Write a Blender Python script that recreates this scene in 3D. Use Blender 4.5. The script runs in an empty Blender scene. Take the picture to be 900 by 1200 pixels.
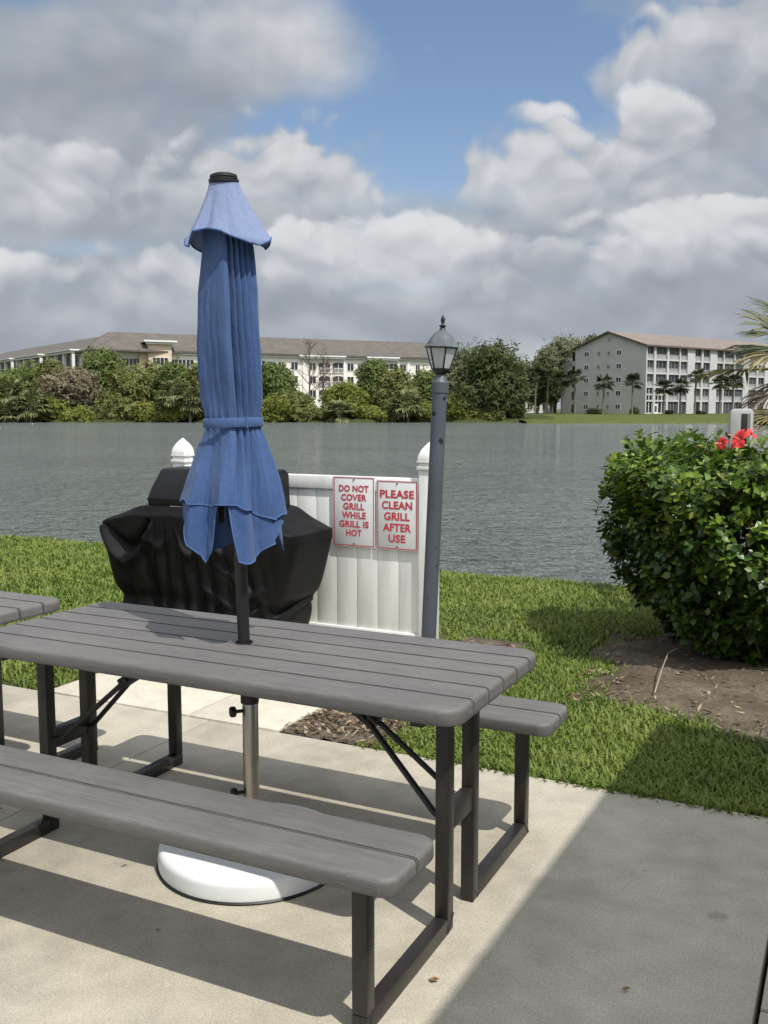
import bpy, bmesh, math, random
import numpy as np
from mathutils import Vector, Matrix

# ------------------------------------------------------------------ basics
random.seed(7)
RNG = np.random.default_rng(11)
S = bpy.context.scene
COL = S.collection
R = math.radians

CAM = Vector((1.770, -2.538, 1.4934))
YAW, PITCH, F, HOR = 0.4585, 0.107, 1130.3, 478.65      # metres / radians; F in pixels of a 900 wide frame
FWD = Vector((-math.sin(YAW), math.cos(YAW), 0))
RGT = Vector((math.cos(YAW), math.sin(YAW), 0))
SUN = Vector((0.56, -0.265, 1.0)).normalized()


def ld(L, D, z=0.0):
    """point L metres to the right and D metres ahead of where the photographer stands"""
    p = CAM + RGT * L + FWD * D
    return Vector((p.x, p.y, z))


def ray(px, py):
    x = (px - 450) / F
    y = (600 - py) / F
    return RGT * x + FWD * (math.cos(PITCH) + y * math.sin(PITCH)) + Vector((0, 0, y * math.cos(PITCH) - math.sin(PITCH)))


def at(px, py, D):
    r = ray(px, py)
    return CAM + r * (D / r.dot(FWD))


def on_ground(px, py, z=0.0):
    r = ray(px, py)
    return CAM + r * ((z - CAM.z) / r.z)


def on_y(px, py, y):
    r = ray(px, py)
    return CAM + r * ((y - CAM.y) / r.y)


# ------------------------------------------------------------------ tagging
def tag(o, label=None, cat=None, group=None, kind=None):
    if label: o['label'] = label
    if cat: o['category'] = cat
    if group: o['group'] = group
    if kind: o['kind'] = kind
    return o


def thing(name, label, cat, loc=(0, 0, 0), rz=0.0, group=None):
    o = bpy.data.objects.new(name, None)
    o.empty_display_size = 0.1
    COL.objects.link(o)
    o.location = loc
    o.rotation_euler = (0, 0, rz)
    return tag(o, label, cat, group)


def copy_tree(o, parent=None):
    c = o.copy()
    COL.objects.link(c)
    c.parent = parent
    for ch in list(o.children):
        copy_tree(ch, c)
    return c


# ------------------------------------------------------------------ mesh builder
class MB:
    def __init__(self):
        self.v = []; self.f = []; self.m = []

    def add(self, verts, faces, mat=0):
        n = len(self.v)
        self.v += [tuple(p) for p in verts]
        self.f += [tuple(i + n for i in f) for f in faces]
        self.m += [mat] * len(faces)
        return self

    def box(self, lo, hi, M=None, mat=0):
        x0, y0, z0 = lo; x1, y1, z1 = hi
        vs = [Vector(p) for p in ((x0, y0, z0), (x1, y0, z0), (x1, y1, z0), (x0, y1, z0),
                                  (x0, y0, z1), (x1, y0, z1), (x1, y1, z1), (x0, y1, z1))]
        if M is not None: vs = [M @ p for p in vs]
        return self.add(vs, [(0, 3, 2, 1), (4, 5, 6, 7), (0, 1, 5, 4), (1, 2, 6, 5), (2, 3, 7, 6), (3, 0, 4, 7)], mat)

    def beam(self, p0, p1, w, h, up=(0, 0, 1), mat=0):
        p0 = Vector(p0); p1 = Vector(p1)
        d = (p1 - p0).normalized(); up = Vector(up)
        if abs(d.dot(up)) > .99: up = Vector((0, 1, 0))
        s = d.cross(up).normalized() * (w / 2); u = s.cross(d).normalized() * (h / 2)
        vs = [p0 - s - u, p0 + s - u, p0 + s + u, p0 - s + u, p1 - s - u, p1 + s - u, p1 + s + u, p1 - s + u]
        return self.add(vs, [(0, 3, 2, 1), (4, 5, 6, 7), (0, 1, 5, 4), (1, 2, 6, 5), (2, 3, 7, 6), (3, 0, 4, 7)], mat)

    def path(self, pts, rad, n=8, cap=True, mat=0):
        pts = [Vector(p) for p in pts]
        if not hasattr(rad, '__len__'): rad = [rad] * len(pts)
        vs = []; fs = []
        ref = None
        for i, p in enumerate(pts):
            d = (pts[min(i + 1, len(pts) - 1)] - pts[max(i - 1, 0)]).normalized()
            if ref is None:
                ref = Vector((0, 0, 1)) if abs(d.z) < .9 else Vector((1, 0, 0))
            s = d.cross(ref).normalized(); u = s.cross(d).normalized(); ref = u
            for k in range(n):
                a = 2 * math.pi * k / n
                vs.append(p + (s * math.cos(a) + u * math.sin(a)) * rad[i])
        for i in range(len(pts) - 1):
            for k in range(n):
                a = i * n + k; b = i * n + (k + 1) % n
                fs.append((a, b, b + n, a + n))
        if cap:
            fs.append(tuple(range(n))[::-1])
            fs.append(tuple(range((len(pts) - 1) * n, len(pts) * n)))
        return self.add(vs, fs, mat)

    def lathe(self, prof, n=24, M=None, mat=0):
        vs = []; fs = []
        for r, z in prof:
            for k in range(n):
                a = 2 * math.pi * k / n
                p = Vector((r * math.cos(a), r * math.sin(a), z))
                vs.append(M @ p if M is not None else p)
        for i in range(len(prof) - 1):
            for k in range(n):
                a = i * n + k; b = i * n + (k + 1) % n
                fs.append((a, b, b + n, a + n))
        fs.append(tuple(range(n))[::-1])
        fs.append(tuple(range((len(prof) - 1) * n, len(prof) * n)))
        return self.add(vs, fs, mat)

    def prism(self, poly, z0, z1, mat=0):
        n = len(poly)
        vs = [(x, y, z0) for x, y in poly] + [(x, y, z1) for x, y in poly]
        fs = [tuple(range(n))[::-1], tuple(range(n, 2 * n))]
        fs += [(i, (i + 1) % n, n + (i + 1) % n, n + i) for i in range(n)]
        return self.add(vs, fs, mat)

    def build(self, name, mats, parent=None, bevel=0, seg=2, smooth=None):
        me = bpy.data.meshes.new(name)
        me.from_pydata(self.v, [], self.f)
        return finish(me, name, mats, parent, bevel, seg, smooth, self.m)


def finish(me, name, mats, parent=None, bevel=0, seg=2, smooth=None, midx=None):
    if not isinstance(mats, (list, tuple)): mats = [mats]
    for m in mats: me.materials.append(m)
    if midx is not None and any(midx):
        me.polygons.foreach_set('material_index', midx)
    if bevel:
        bm = bmesh.new(); bm.from_mesh(me)
        bmesh.ops.recalc_face_normals(bm, faces=bm.faces)
        es = [e for e in bm.edges if len(e.link_faces) == 2 and e.calc_face_angle(0) > R(28)]
        bmesh.ops.bevel(bm, geom=es, offset=bevel, segments=seg, profile=.5, affect='EDGES', clamp_overlap=True)
        bm.to_mesh(me); bm.free()
    if smooth is None and bevel: smooth = 35
    if smooth:
        me.polygons.foreach_set('use_smooth', [True] * len(me.polygons))
        if smooth < 180: me.set_sharp_from_angle(angle=R(smooth))
    me.update()
    o = bpy.data.objects.new(name, me)
    COL.objects.link(o)
    if parent is not None: o.parent = parent
    return o


def np_obj(name, V, T, mat, parent=None, smooth=False):
    """fast object from vertex array V (n,3) and triangle/quad array T (m,k)"""
    V = np.asarray(V, dtype=np.float32); T = np.asarray(T, dtype=np.int32)
    k = T.shape[1]
    me = bpy.data.meshes.new(name)
    me.vertices.add(len(V)); me.vertices.foreach_set('co', V.ravel())
    me.loops.add(T.size); me.loops.foreach_set('vertex_index', T.ravel())
    me.polygons.add(len(T)); me.polygons.foreach_set('loop_start', np.arange(0, T.size, k, dtype=np.int32))
    me.update(calc_edges=True)
    me.materials.append(mat)
    if smooth: me.polygons.foreach_set('use_smooth', [True] * len(T))
    o = bpy.data.objects.new(name, me); COL.objects.link(o)
    if parent is not None: o.parent = parent
    return o


def grid_obj(name, P, mat, parent=None, smooth=True, closed_u=False):
    """P: array (rows, cols, 3) -> quad sheet"""
    P = np.asarray(P, dtype=float); r, c, _ = P.shape
    idx = np.arange(r * c).reshape(r, c)
    if closed_u: nx = np.roll(idx, -1, axis=1)
    else: nx = idx[:, 1:]; idx = idx[:, :-1]
    q = np.stack([idx[:-1], nx[:-1], nx[1:], idx[1:]], -1).reshape(-1, 4)
    return np_obj(name, P.reshape(-1, 3), q, mat, parent, smooth)


# ------------------------------------------------------------------ materials
class NT:
    def __init__(self, name):
        self.mat = bpy.data.materials.new(name); self.mat.use_nodes = True
        self.t = self.mat.node_tree; self.n = self.t.nodes; self.l = self.t.links
        self.b = self.n['Principled BSDF']
        self.out = self.n['Material Output']

    def node(self, typ, **kw):
        nd = self.n.new(typ)
        for k, v in kw.items():
            if isinstance(k, str) and hasattr(nd, k): setattr(nd, k, v)
            else: nd.inputs[k].default_value = v
        return nd

    def link(self, a, b): self.l.new(a, b)

    def coords(self, scale=(1, 1, 1), kind='Object'):
        tc = self.n.new('ShaderNodeTexCoord'); mp = self.n.new('ShaderNodeMapping')
        mp.inputs['Scale'].default_value = scale
        self.link(tc.outputs[kind], mp.inputs['Vector'])
        return mp.outputs['Vector']

    def noise(self, vec, scale, detail=4, rough=.55):
        nd = self.n.new('ShaderNodeTexNoise')
        nd.inputs['Scale'].default_value = scale; nd.inputs['Detail'].default_value = detail
        nd.inputs['Roughness'].default_value = rough
        if vec is not None: self.link(vec, nd.inputs['Vector'])
        return nd.outputs['Fac']

    def ramp(self, fac, stops, interp='LINEAR'):
        nd = self.n.new('ShaderNodeValToRGB'); cr = nd.color_ramp; cr.interpolation = interp
        while len(cr.elements) < len(stops): cr.elements.new(.5)
        for e, (p, c) in zip(cr.elements, stops):
            e.position = p
            e.color = (c, c, c, 1) if not hasattr(c, '__len__') else (*c, 1)
        self.link(fac, nd.inputs['Fac'])
        return nd.outputs['Color']

    def mix(self, fac, a, b, mode='MIX'):
        nd = self.n.new('ShaderNodeMix'); nd.data_type = 'RGBA'; nd.blend_type = mode
        for s, i in ((fac, 0), (a, 6), (b, 7)):
            if hasattr(s, 'is_linked'): self.link(s, nd.inputs[i])
            elif i == 0: nd.inputs[0].default_value = s
            else: nd.inputs[i].default_value = (*s, 1)
        return nd.outputs[2]

    def bump(self, h, strength=.3, dist=.01, prev=None):
        nd = self.n.new('ShaderNodeBump')
        nd.inputs['Strength'].default_value = strength; nd.inputs['Distance'].default_value = dist
        self.link(h, nd.inputs['Height'])
        if prev is not None: self.link(prev, nd.inputs['Normal'])
        return nd.outputs['Normal']

    def color(self, s):
        if hasattr(s, 'is_linked'): self.link(s, self.b.inputs['Base Color'])
        else: self.b.inputs['Base Color'].default_value = (*s, 1)
        return self

    def set(self, **kw):
        for k, v in kw.items():
            k = {'rough': 'Roughness', 'metal': 'Metallic', 'spec': 'Specular IOR Level', 'ior': 'IOR', 'coat': 'Coat Weight',
                 'sheen': 'Sheen Weight', 'trans': 'Transmission Weight', 'alpha': 'Alpha'}[k]
            if hasattr(v, 'is_linked'): self.link(v, self.b.inputs[k])
            else: self.b.inputs[k].default_value = v
        return self

    def normal(self, s): self.link(s, self.b.inputs['Normal']); return self


def plain(name, c, rough=.6, var=.15, scale=8, bump=.0, bscale=60, metal=0, spec=.5, stretch=(1, 1, 1)):
    m = NT(name)
    v = m.coords(stretch)
    n = m.noise(v, scale, 5)
    lo = tuple(x * (1 - var) for x in c); hi = tuple(min(1, x * (1 + var)) for x in c)
    m.color(m.ramp(n, [(.3, lo), (.7, hi)])).set(rough=rough, metal=metal, spec=spec)
    if bump: m.normal(m.bump(m.noise(v, bscale, 3), bump, .004))
    return m.mat


def leafmat(name, stops, rough=.5, spec=.4, transl=.25, nscale=0):
    """leaves: every leaf takes its own tint"""
    m = NT(name)
    g = m.n.new('ShaderNodeNewGeometry')
    f = g.outputs['Random Per Island']
    if nscale:
        n = m.noise(m.coords(), nscale, 2)
        mm = m.n.new('ShaderNodeMath'); mm.operation = 'MULTIPLY_ADD'
        m.link(n, mm.inputs[0]); mm.inputs[1].default_value = 1.1
        m2 = m.n.new('ShaderNodeMath'); m2.operation = 'MULTIPLY_ADD'
        m.link(f, m2.inputs[0]); m2.inputs[1].default_value = .5; m2.inputs[2].default_value = -.3
        m.link(m2.outputs[0], mm.inputs[2]); f = mm.outputs[0]
    c = m.ramp(f, stops)
    m.color(c).set(rough=rough, spec=spec)
    if transl:
        tr = m.n.new('ShaderNodeBsdfTranslucent'); m.link(c, tr.inputs['Color'])
        mx = m.n.new('ShaderNodeMixShader'); mx.inputs[0].default_value = transl
        m.link(m.b.outputs[0], mx.inputs[1]); m.link(tr.outputs[0], mx.inputs[2])
        m.link(mx.outputs[0], m.out.inputs['Surface'])
    return m.mat


def mat_concrete(name, c, stain=.25):
    m = NT(name); v = m.coords()
    big = m.noise(v, 1.1, 6, .6); mid = m.noise(v, 9, 5, .6); fine = m.noise(v, 230, 3, .8); grit = m.noise(v, 85, 4, .75)
    col = m.ramp(big, [(.3, tuple(x * (1 - stain) for x in c)), (.52, c), (.75, tuple(x * 1.1 for x in c))])
    col = m.mix(.55, col, m.ramp(mid, [(.3, .78), (.7, 1.12)]), 'MULTIPLY')
    col = m.mix(.8, col, m.ramp(fine, [(.32, .55), (.5, 1.0), (.68, 1.38)]), 'MULTIPLY')
    col = m.mix(.6, col, m.ramp(grit, [(.3, .8), (.7, 1.15)]), 'MULTIPLY')
    # a few dark old spots
    vo = m.n.new('ShaderNodeTexVoronoi'); vo.inputs['Scale'].default_value = 2.3; vo.inputs['Randomness'].default_value = 1
    wob = m.n.new('ShaderNodeVectorMath'); wob.operation = 'MULTIPLY_ADD'
    nn = m.n.new('ShaderNodeTexNoise'); nn.inputs['Scale'].default_value = 22; m.link(v, nn.inputs['Vector'])
    m.link(nn.outputs['Color'], wob.inputs[0]); wob.inputs[1].default_value = (.06, .06, .06); m.link(v, wob.inputs[2])
    m.link(wob.outputs[0], vo.inputs['Vector'])
    spot = m.ramp(vo.outputs['Distance'], [(.03, .62), (.055, .8), (.075, 1.0)])
    col = m.mix(.75, col, spot, 'MULTIPLY')
    v3 = m.n.new('ShaderNodeTexVoronoi'); v3.inputs['Scale'].default_value = 7; m.link(wob.outputs[0], v3.inputs['Vector'])
    sel = m.ramp(v3.outputs['Color'], [(.62, 0), (.66, 1)])
    dot_ = m.ramp(v3.outputs['Distance'], [(.035, .35), (.07, 1)])
    col = m.mix(sel, col, m.mix(.8, col, dot_, 'MULTIPLY'))
    wash = m.noise(m.coords((.7, .25, 1)), 2.0, 6, .65)
    col = m.mix(.5, col, m.ramp(wash, [(.35, (.80, .79, .76)), (.55, (1, 1, 1)), (.75, (1.06, 1.04, 1.0))]), 'MULTIPLY')
    m.color(col).set(rough=.92, spec=.2)
    m.normal(m.bump(fine, .35, .002, m.bump(grit, .25, .004)))
    return m.mat


def mat_plank(name, c):
    m = NT(name)
    v = m.coords((5, 120, 120)); g = m.noise(v, 3, 5, .7)
    v2 = m.coords((1.5, 14, 14)); b = m.noise(v2, 2.2, 5)
    v3 = m.coords(); st = m.noise(v3, 3.5, 5); sp = m.noise(v3, 420, 2, .7)
    col = m.ramp(g, [(.3, tuple(x * .74 for x in c)), (.7, tuple(x * 1.26 for x in c))])
    col = m.mix(.55, col, m.ramp(b, [(.3, .84), (.7, 1.14)]), 'MULTIPLY')
    col = m.mix(.45, col, m.ramp(sp, [(.3, .7), (.7, 1.3)]), 'MULTIPLY')
    col = m.mix(.5, col, m.ramp(st, [(.3, .82), (.7, 1.15)]), 'MULTIPLY')
    m.color(col).set(rough=m.ramp(st, [(.3, .5), (.7, .64)]), spec=.45)
    m.normal(m.bump(g, .5, .0022))
    return m.mat


def mat_fabric(name, c, fade, bscale=500):
    m = NT(name); v = m.coords()
    n = m.noise(v, 3.2, 5); w = m.noise(m.coords((1, 1, .35)), 14, 4); fine = m.noise(v, bscale, 2)
    col = m.ramp(n, [(.3, c), (.7, fade)])
    col = m.mix(.2, col, m.ramp(w, [(.3, .82), (.7, 1.1)]), 'MULTIPLY')
    m.color(col).set(rough=.85, spec=.2, sheen=.1)
    wr = m.noise(m.coords((1.6, 1.6, .5)), 11, 5, .6)
    m.normal(m.bump(fine, .2, .001, m.bump(w, .3, .012, m.bump(wr, .35, .03))))
    tr = m.n.new('ShaderNodeBsdfTranslucent'); m.link(col, tr.inputs['Color'])
    mx = m.n.new('ShaderNodeMixShader'); mx.inputs[0].default_value = .05
    m.link(m.b.outputs[0], mx.inputs[1]); m.link(tr.outputs[0], mx.inputs[2])
    m.link(mx.outputs[0], m.out.inputs['Surface'])
    return m.mat


def mat_water():
    m = NT('lake_water')
    v = m.coords((1, 1, 1))
    tc = m.n.new('ShaderNodeTexCoord'); mp = m.n.new('ShaderNodeMapping')
    mp.inputs['Rotation'].default_value = (0, 0, -YAW + .25); mp.inputs['Scale'].default_value = (.75, 1.7, 1)
    m.link(tc.outputs['Object'], mp.inputs['Vector']); v = mp.outputs['Vector']
    a = m.noise(v, 1.1, 5, .62); b = m.noise(v, 3.6, 4, .6); big = m.noise(m.coords((.05, .12, 1)), 1, 3)
    col = m.ramp(big, [(.35, (.145, .166, .158)), (.65, (.178, .199, .189))])
    m.color(col).set(rough=.10, ior=1.333, spec=.5)
    n = m.bump(a, 1.0, .75); n = m.bump(b, 1.0, .22, n)
    m.normal(n)
    return m.mat


def mat_ground(name, stops, scale=3, bump=.5, bd=.02, bs=40):
    m = NT(name); v = m.coords()
    a = m.noise(v, scale, 7, .65); f = m.noise(v, bs, 5, .7)
    col = m.ramp(a, stops)
    col = m.mix(.8, col, m.ramp(f, [(.3, .6), (.7, 1.3)]), 'MULTIPLY')
    m.color(col).set(rough=.95, spec=.1)
    m.normal(m.bump(f, bump, bd))
    return m.mat


M = {}
M['concrete'] = mat_concrete('patio_concrete', (.425, .390, .318))
M['pad'] = mat_concrete('pale_concrete', (.53, .49, .41), .12)
M['plank'] = mat_plank('grey_plank', (.127, .119, .116))
M['plank_dark'] = plain('plank_groove', (.018, .016, .015), .9)
M['frame'] = plain('brown_powder_coat', (.021, .018, .0165), .38, .2, 12, .12, 300)
M['black_metal'] = plain('black_metal', (.012, .012, .013), .4, .2)
M['black_plastic'] = plain('black_plastic', (.010, .010, .011), .5, .2)
M['steel'] = plain('brushed_steel', (.42, .39, .34), .34, .12, 5, .1, 200, metal=1, stretch=(1, 1, .1))
M['white_plastic'] = plain('white_plastic', (.74, .76, .76), .42, .05, 6, .05, 90)
M['vinyl'] = plain('white_vinyl', (.72, .72, .695), .42, .10, 4, .04, 40, stretch=(4, 4, .6))
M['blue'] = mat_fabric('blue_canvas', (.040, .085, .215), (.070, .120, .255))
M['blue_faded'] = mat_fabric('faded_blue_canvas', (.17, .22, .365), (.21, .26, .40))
M['hem'] = plain('blue_hem', (.055, .11, .26), .9)
M['cover'] = plain('black_grill_cover', (.0050, .0050, .0055), .50, .35, 7, .35, 420, spec=.16)
M['lid'] = plain('black_grill_lid', (.010, .010, .011), .5, .2, 6, .1, 80, spec=.2)
M['lamp'] = plain('slate_lamp_paint', (.066, .080, .096), .5, .14, 7, .08, 90)
M['lamp_roof'] = plain('weathered_lamp_roof', (.085, .10, .11), .55, .3, 22, .1, 90)
M['lamp_dark'] = plain('lamp_black', (.016, .017, .019), .45, .2)
M['scuff'] = plain('bare_scuff', (.008, .008, .008), .8)
M['sign'] = plain('sign_face', (.66, .67, .67), .45, .05, 12)
M['red'] = plain('sign_red', (.50, .035, .055), .5, .12, 60)
M['rust'] = plain('rusty_screw', (.10, .035, .02), .8, .3, 40)
M['bark'] = plain('grey_bark', (.13, .11, .09), .95, .35, 6, .5, 20)
M['palm_bark'] = plain('palm_bark', (.16, .14, .115), .95, .3, 4, .5, 20)
M['stem'] = plain('shrub_stem', (.10, .075, .05), .9, .3, 30, .3, 60)
M['water'] = mat_water()
M['soil'] = mat_ground('lawn_soil', [(.3, (.055, .065, .02)), (.55, (.075, .085, .028)), (.75, (.11, .095, .05))])
M['dirt'] = mat_ground('bare_dirt', [(.25, (.070, .054, .040)), (.5, (.140, .110, .082)), (.75, (.235, .195, .150))], 2.6, .9, .03, 34)
M['mulch'] = mat_ground('mulch', [(.3, (.09, .07, .055)), (.6, (.20, .165, .13)), (.8, (.28, .24, .19))], 9, 1, .03, 60)
M['bank'] = mat_ground('far_bank', [(.3, (.035, .045, .015)), (.7, (.06, .075, .025))], .2, .3, .1, 2)
M['far_lawn'] = mat_ground('far_lawn_grass', [(.3, (.060, .080, .020)), (.7, (.095, .115, .032))], .12, .3, .05, 2)

# ------------------------------------------------------------------ sky and sun
def build_world():
    w = bpy.data.worlds.new('World'); S.world = w; w.use_nodes = True
    t = w.node_tree; n = t.nodes; l = t.links
    for nd in list(n): n.remove(nd)

    class X:                                   # tiny expression wrapper round Math nodes
        def __init__(s, k): s.k = k
        def op(s, o, other=None, third=None):
            nd = n.new('ShaderNodeMath'); nd.operation = o
            for i, q in enumerate((s, other, third)):
                if q is None: continue
                if isinstance(q, X): l.new(q.k, nd.inputs[i])
                else: nd.inputs[i].default_value = q
            return X(nd.outputs[0])
        def __add__(s, o): return s.op('ADD', o)
        def __sub__(s, o): return s.op('SUBTRACT', o)
        def __mul__(s, o): return s.op('MULTIPLY', o)
        def __rmul__(s, o): return s.op('MULTIPLY', o)
        def sst(s, a, b):
            nd = n.new('ShaderNodeMapRange'); nd.interpolation_type = 'SMOOTHSTEP'
            l.new(s.k, nd.inputs['Value']); nd.inputs['From Min'].default_value = a; nd.inputs['From Max'].default_value = b
            return X(nd.outputs['Result'])

    tc = n.new('ShaderNodeTexCoord')
    def dot(v):
        nd = n.new('ShaderNodeVectorMath'); nd.operation = 'DOT_PRODUCT'
        l.new(tc.outputs['Generated'], nd.inputs[0]); nd.inputs[1].default_value = v
        return X(nd.outputs['Value'])
    fx = dot(RGT); fy = dot(FWD); fz = dot((0, 0, 1))
    u = fx.op('ARCTAN2', fy)                   # azimuth of the view ray, world space
    v = fz.op('ARCSINE')                       # elevation
    def vec(a, b, c=0.0):
        nd = n.new('ShaderNodeCombineXYZ')
        for i, q in enumerate((a, b, c)):
            if isinstance(q, X): l.new(q.k, nd.inputs[i])
            else: nd.inputs[i].default_value = q
        return nd.outputs[0]
    def noise(vc, sc, det, ro=.55, dist=0.0):
        nd = n.new('ShaderNodeTexNoise'); nd.inputs['Scale'].default_value = sc; nd.inputs['Detail'].default_value = det
        nd.inputs['Roughness'].default_value = ro; nd.inputs['Distortion'].default_value = dist
        l.new(vc, nd.inputs['Vector']); return X(nd.outputs['Fac'])
    def blob(px, py, sx, sy):
        u0 = math.atan((px - 450) / F); v0 = math.atan((HOR - py) / F)
        a = (u - u0) * (1 / (sx / F)); b = (v - v0) * (1 / (sy / F))
        return (a * a + b * b).op('MULTIPLY', -1.0).op('EXPONENT')
    def puff(a_, b_):
        """billows: rounded tops with creases between them"""
        t_ = None
        for k_, (sc_, am_) in enumerate(((6.5, 2.0), (14, 1.15), (31, .60))):
            q_ = (noise(vec(a_, b_, .7 + 2.1 * k_), sc_, 0) - .5).op('ABSOLUTE') * am_
            t_ = q_ if t_ is None else t_ + q_
        return t_ + .20
    wx = (noise(vec(u, v, 5.0), 9, 3) - .5) * .05; wy = (noise(vec(u, v, 8.0), 9, 3) - .5) * .04
    uu = u + wx; vv = v + wy
    big = noise(vec(u, v * 1.25, .37), 3.6, 5, .5)
    pf = puff(uu, vv * 1.3)
    pf_up = puff(uu - .008, vv * 1.3 + .020)
    sm = noise(vec(uu, vv * 1.3, 2.2), 7, 2, .45)
    sm_up = noise(vec(uu - .012, vv * 1.3 + .040, 2.2), 7, 2, .45)
    fine = noise(vec(uu, vv * 1.1, 1.9), 20, 5, .58)
    cov = (big - .5) * 1.0 + (pf - .62) * .45 + (fine - .5) * .40 + .96
    for px, py, sx, sy, g in [(560, 85, 180, 92, -1.5), (665, 120, 90, 46, -.95), (735, 95, 50, 14, -.35), (610, 20, 120, 30, -.3), (440, 5, 95, 45, -.80), (375, 160, 110, 34, -.95), (500, 210, 80, 38, -.75), (450, 420, 900, 60, .6),
                              (25, 46, 60, 15, -.75), (85, 303, 70, 13, -.45), (505, 78, 20, 9, .62), (690, 20, 60, 40, .25), (430, 80, 40, 40, .22)]:
        cov = cov + blob(px, py, sx, sy) * g
    dens = cov.sst(-.10, 1.0)
    # the veil of grey behind, darker in the upper left and along the horizon
    sh = (sm - sm_up) * .8 + (pf - pf_up) * .25 + (fine - .5) * .10 + (big - .5) * .50 + .56
    for px, py, sx, sy, g in [(130, 120, 240, 85, -.24), (330, 70, 120, 55, .10), (450, 390, 900, 34, -.06), (800, 60, 150, 60, .06), (860, 200, 60, 90, -.06), (560, 235, 90, 30, -.10)]:
        sh = sh + blob(px, py, sx, sy) * g
    # heaped clouds: crisp sunlit crowns above grey feet
    for px, py, sx, sy, hi in [(880, 110, 170, 110, .72), (330, 235, 150, 72, .84), (40, 250, 150, 60, .70), (745, 210, 70, 70, .84), (640, 230, 130, 82, .82), (800, 315, 190, 62, .80),
                               (455, 322, 135, 68, .95), (640, 330, 130, 48, .82), (170, 340, 130, 44, .80), (25, 345, 80, 36, .92)]:
        u0 = math.atan((px - 450) / F); v0 = math.atan((HOR - py) / F)
        a = (uu - u0) * (F / sx); b = (vv - v0) * (F / sy)
        f = (a * a + b * b) * -1.0 + 1.02 + (pf - .60) * 1.35 + (fine - .5) * 1.0
        m = f.sst(-.01, .48) * b.sst(-1.0, .15)
        col = b * .27 + (pf - pf_up) * .55 + (sm - sm_up) * .7 + (fine - .5) * .34 + (hi - .20)
        sh = sh + (col - sh) * m
        dens = dens.op('MAXIMUM', m)
    sh = sh.sst(-.12, 1.12)
    cr = n.new('ShaderNodeValToRGB'); e = cr.color_ramp.elements
    e[0].position = 0; e[0].color = (.245, .275, .325, 1)
    e[1].position = 1; e[1].color = (.70, .71, .73, 1)
    q = e.new(.45); q.color = (.36, .395, .445, 1)
    q = e.new(.75); q.color = (.51, .535, .57, 1)
    l.new(sh.k, cr.inputs['Fac'])
    sky = n.new('ShaderNodeTexSky'); sky.sky_type = 'NISHITA'; sky.sun_disc = False
    sky.sun_elevation = math.asin(SUN.z); sky.sun_rotation = math.atan2(SUN.x, SUN.y)
    sky.air_density = 1.0; sky.dust_density = .6; sky.ozone_density = 1.4
    b1 = n.new('ShaderNodeBackground'); b1.inputs['Strength'].default_value = .125
    l.new(sky.outputs[0], b1.inputs['Color'])
    b2 = n.new('ShaderNodeBackground'); l.new(cr.outputs['Color'], b2.inputs['Color']); l.new((dot(SUN).sst(.25, 1.0) * 2.2 + 1.0).k, b2.inputs['Strength'])
    mx = n.new('ShaderNodeMixShader'); l.new(dens.k, mx.inputs[0]); l.new(b1.outputs[0], mx.inputs[1]); l.new(b2.outputs[0], mx.inputs[2])
    out = n.new('ShaderNodeOutputWorld'); l.new(mx.outputs[0], out.inputs['Surface'])
    try:
        w.cycles.sampling_method = 'MANUAL'; w.cycles.sample_map_resolution = 512
    except Exception: pass


build_world()
sl = bpy.data.lights.new('sun', 'SUN'); sl.energy = 4.5; sl.angle = R(.53); sl.color = (1.0, .955, .88)
so = bpy.data.objects.new('sun', sl); COL.objects.link(so); so.rotation_euler = SUN.to_track_quat('Z', 'Y').to_euler(); so.location = (4, -4, 12)

cd = bpy.data.cameras.new('camera'); co = bpy.data.objects.new('camera', cd); COL.objects.link(co)
co.location = CAM; co.rotation_euler = (R(90) - PITCH, 0, YAW)
cd.sensor_fit = 'HORIZONTAL'; cd.sensor_width = 36; cd.lens = F / 900 * 36; cd.clip_start = .05; cd.clip_end = 3000
S.camera = co
S.view_settings.view_transform = 'Standard'; S.view_settings.look = 'None'; S.view_settings.exposure = .04; S.view_settings.gamma = 1

# ------------------------------------------------------------------ setting: patio, lawn, lake
def struct(o): o['kind'] = 'structure'; return o


def build_patio():
    mb = MB(); g = .006; y1 = 1.145
    xs = [-9.5, -6.6, -3.8, -.98, 1.605, 4.4, 7.2]
    ys = [-9.0, -6.2, -3.1, -.09, y1]
    for i in range(len(xs) - 1):
        for j in range(len(ys) - 1):
            if i < 4 and j in (1, 2, 3):                 # long pours on this side: only the cross cut beside the pad shows
                continue
            gx = g if i >= 3 else .0025
            mb.box((xs[i] + gx, ys[j] + g, -.14), (xs[i + 1] - gx, ys[j + 1] - g, 0))
    for i in range(4):
        mb.box((xs[i] + .002, ys[1] + g, -.14), (xs[i + 1] - (g if i == 3 else .002), y1 - g, 0))
    struct(mb.build('patio', M['concrete'], bevel=.006))
    pm = MB()
    for a, b in ((-2.045, -1.122), (-1.114, -.60)):
        pm.box((a, y1 + .004, -.12), (b, 3.02, .004))
    struct(pm.build('grill_pad', M['pad'], bevel=.006))


def smooth01(x): x = np.clip(x, 0, 1); return x * x * (3 - 2 * x)


def vnoise(x, y, seed=0):
    """cheap value noise for numpy arrays"""
    def h(i, j):
        s = np.sin(i * 127.1 + j * 311.7 + seed * 74.7) * 43758.5453
        return s - np.floor(s)
    xi = np.floor(x); yi = np.floor(y); xf = x - xi; yf = y - yi
    a = xf * xf * (3 - 2 * xf); b = yf * yf * (3 - 2 * yf)
    return (h(xi, yi) * (1 - a) + h(xi + 1, yi) * a) * (1 - b) + (h(xi, yi + 1) * (1 - a) + h(xi + 1, yi + 1) * a) * b


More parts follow.
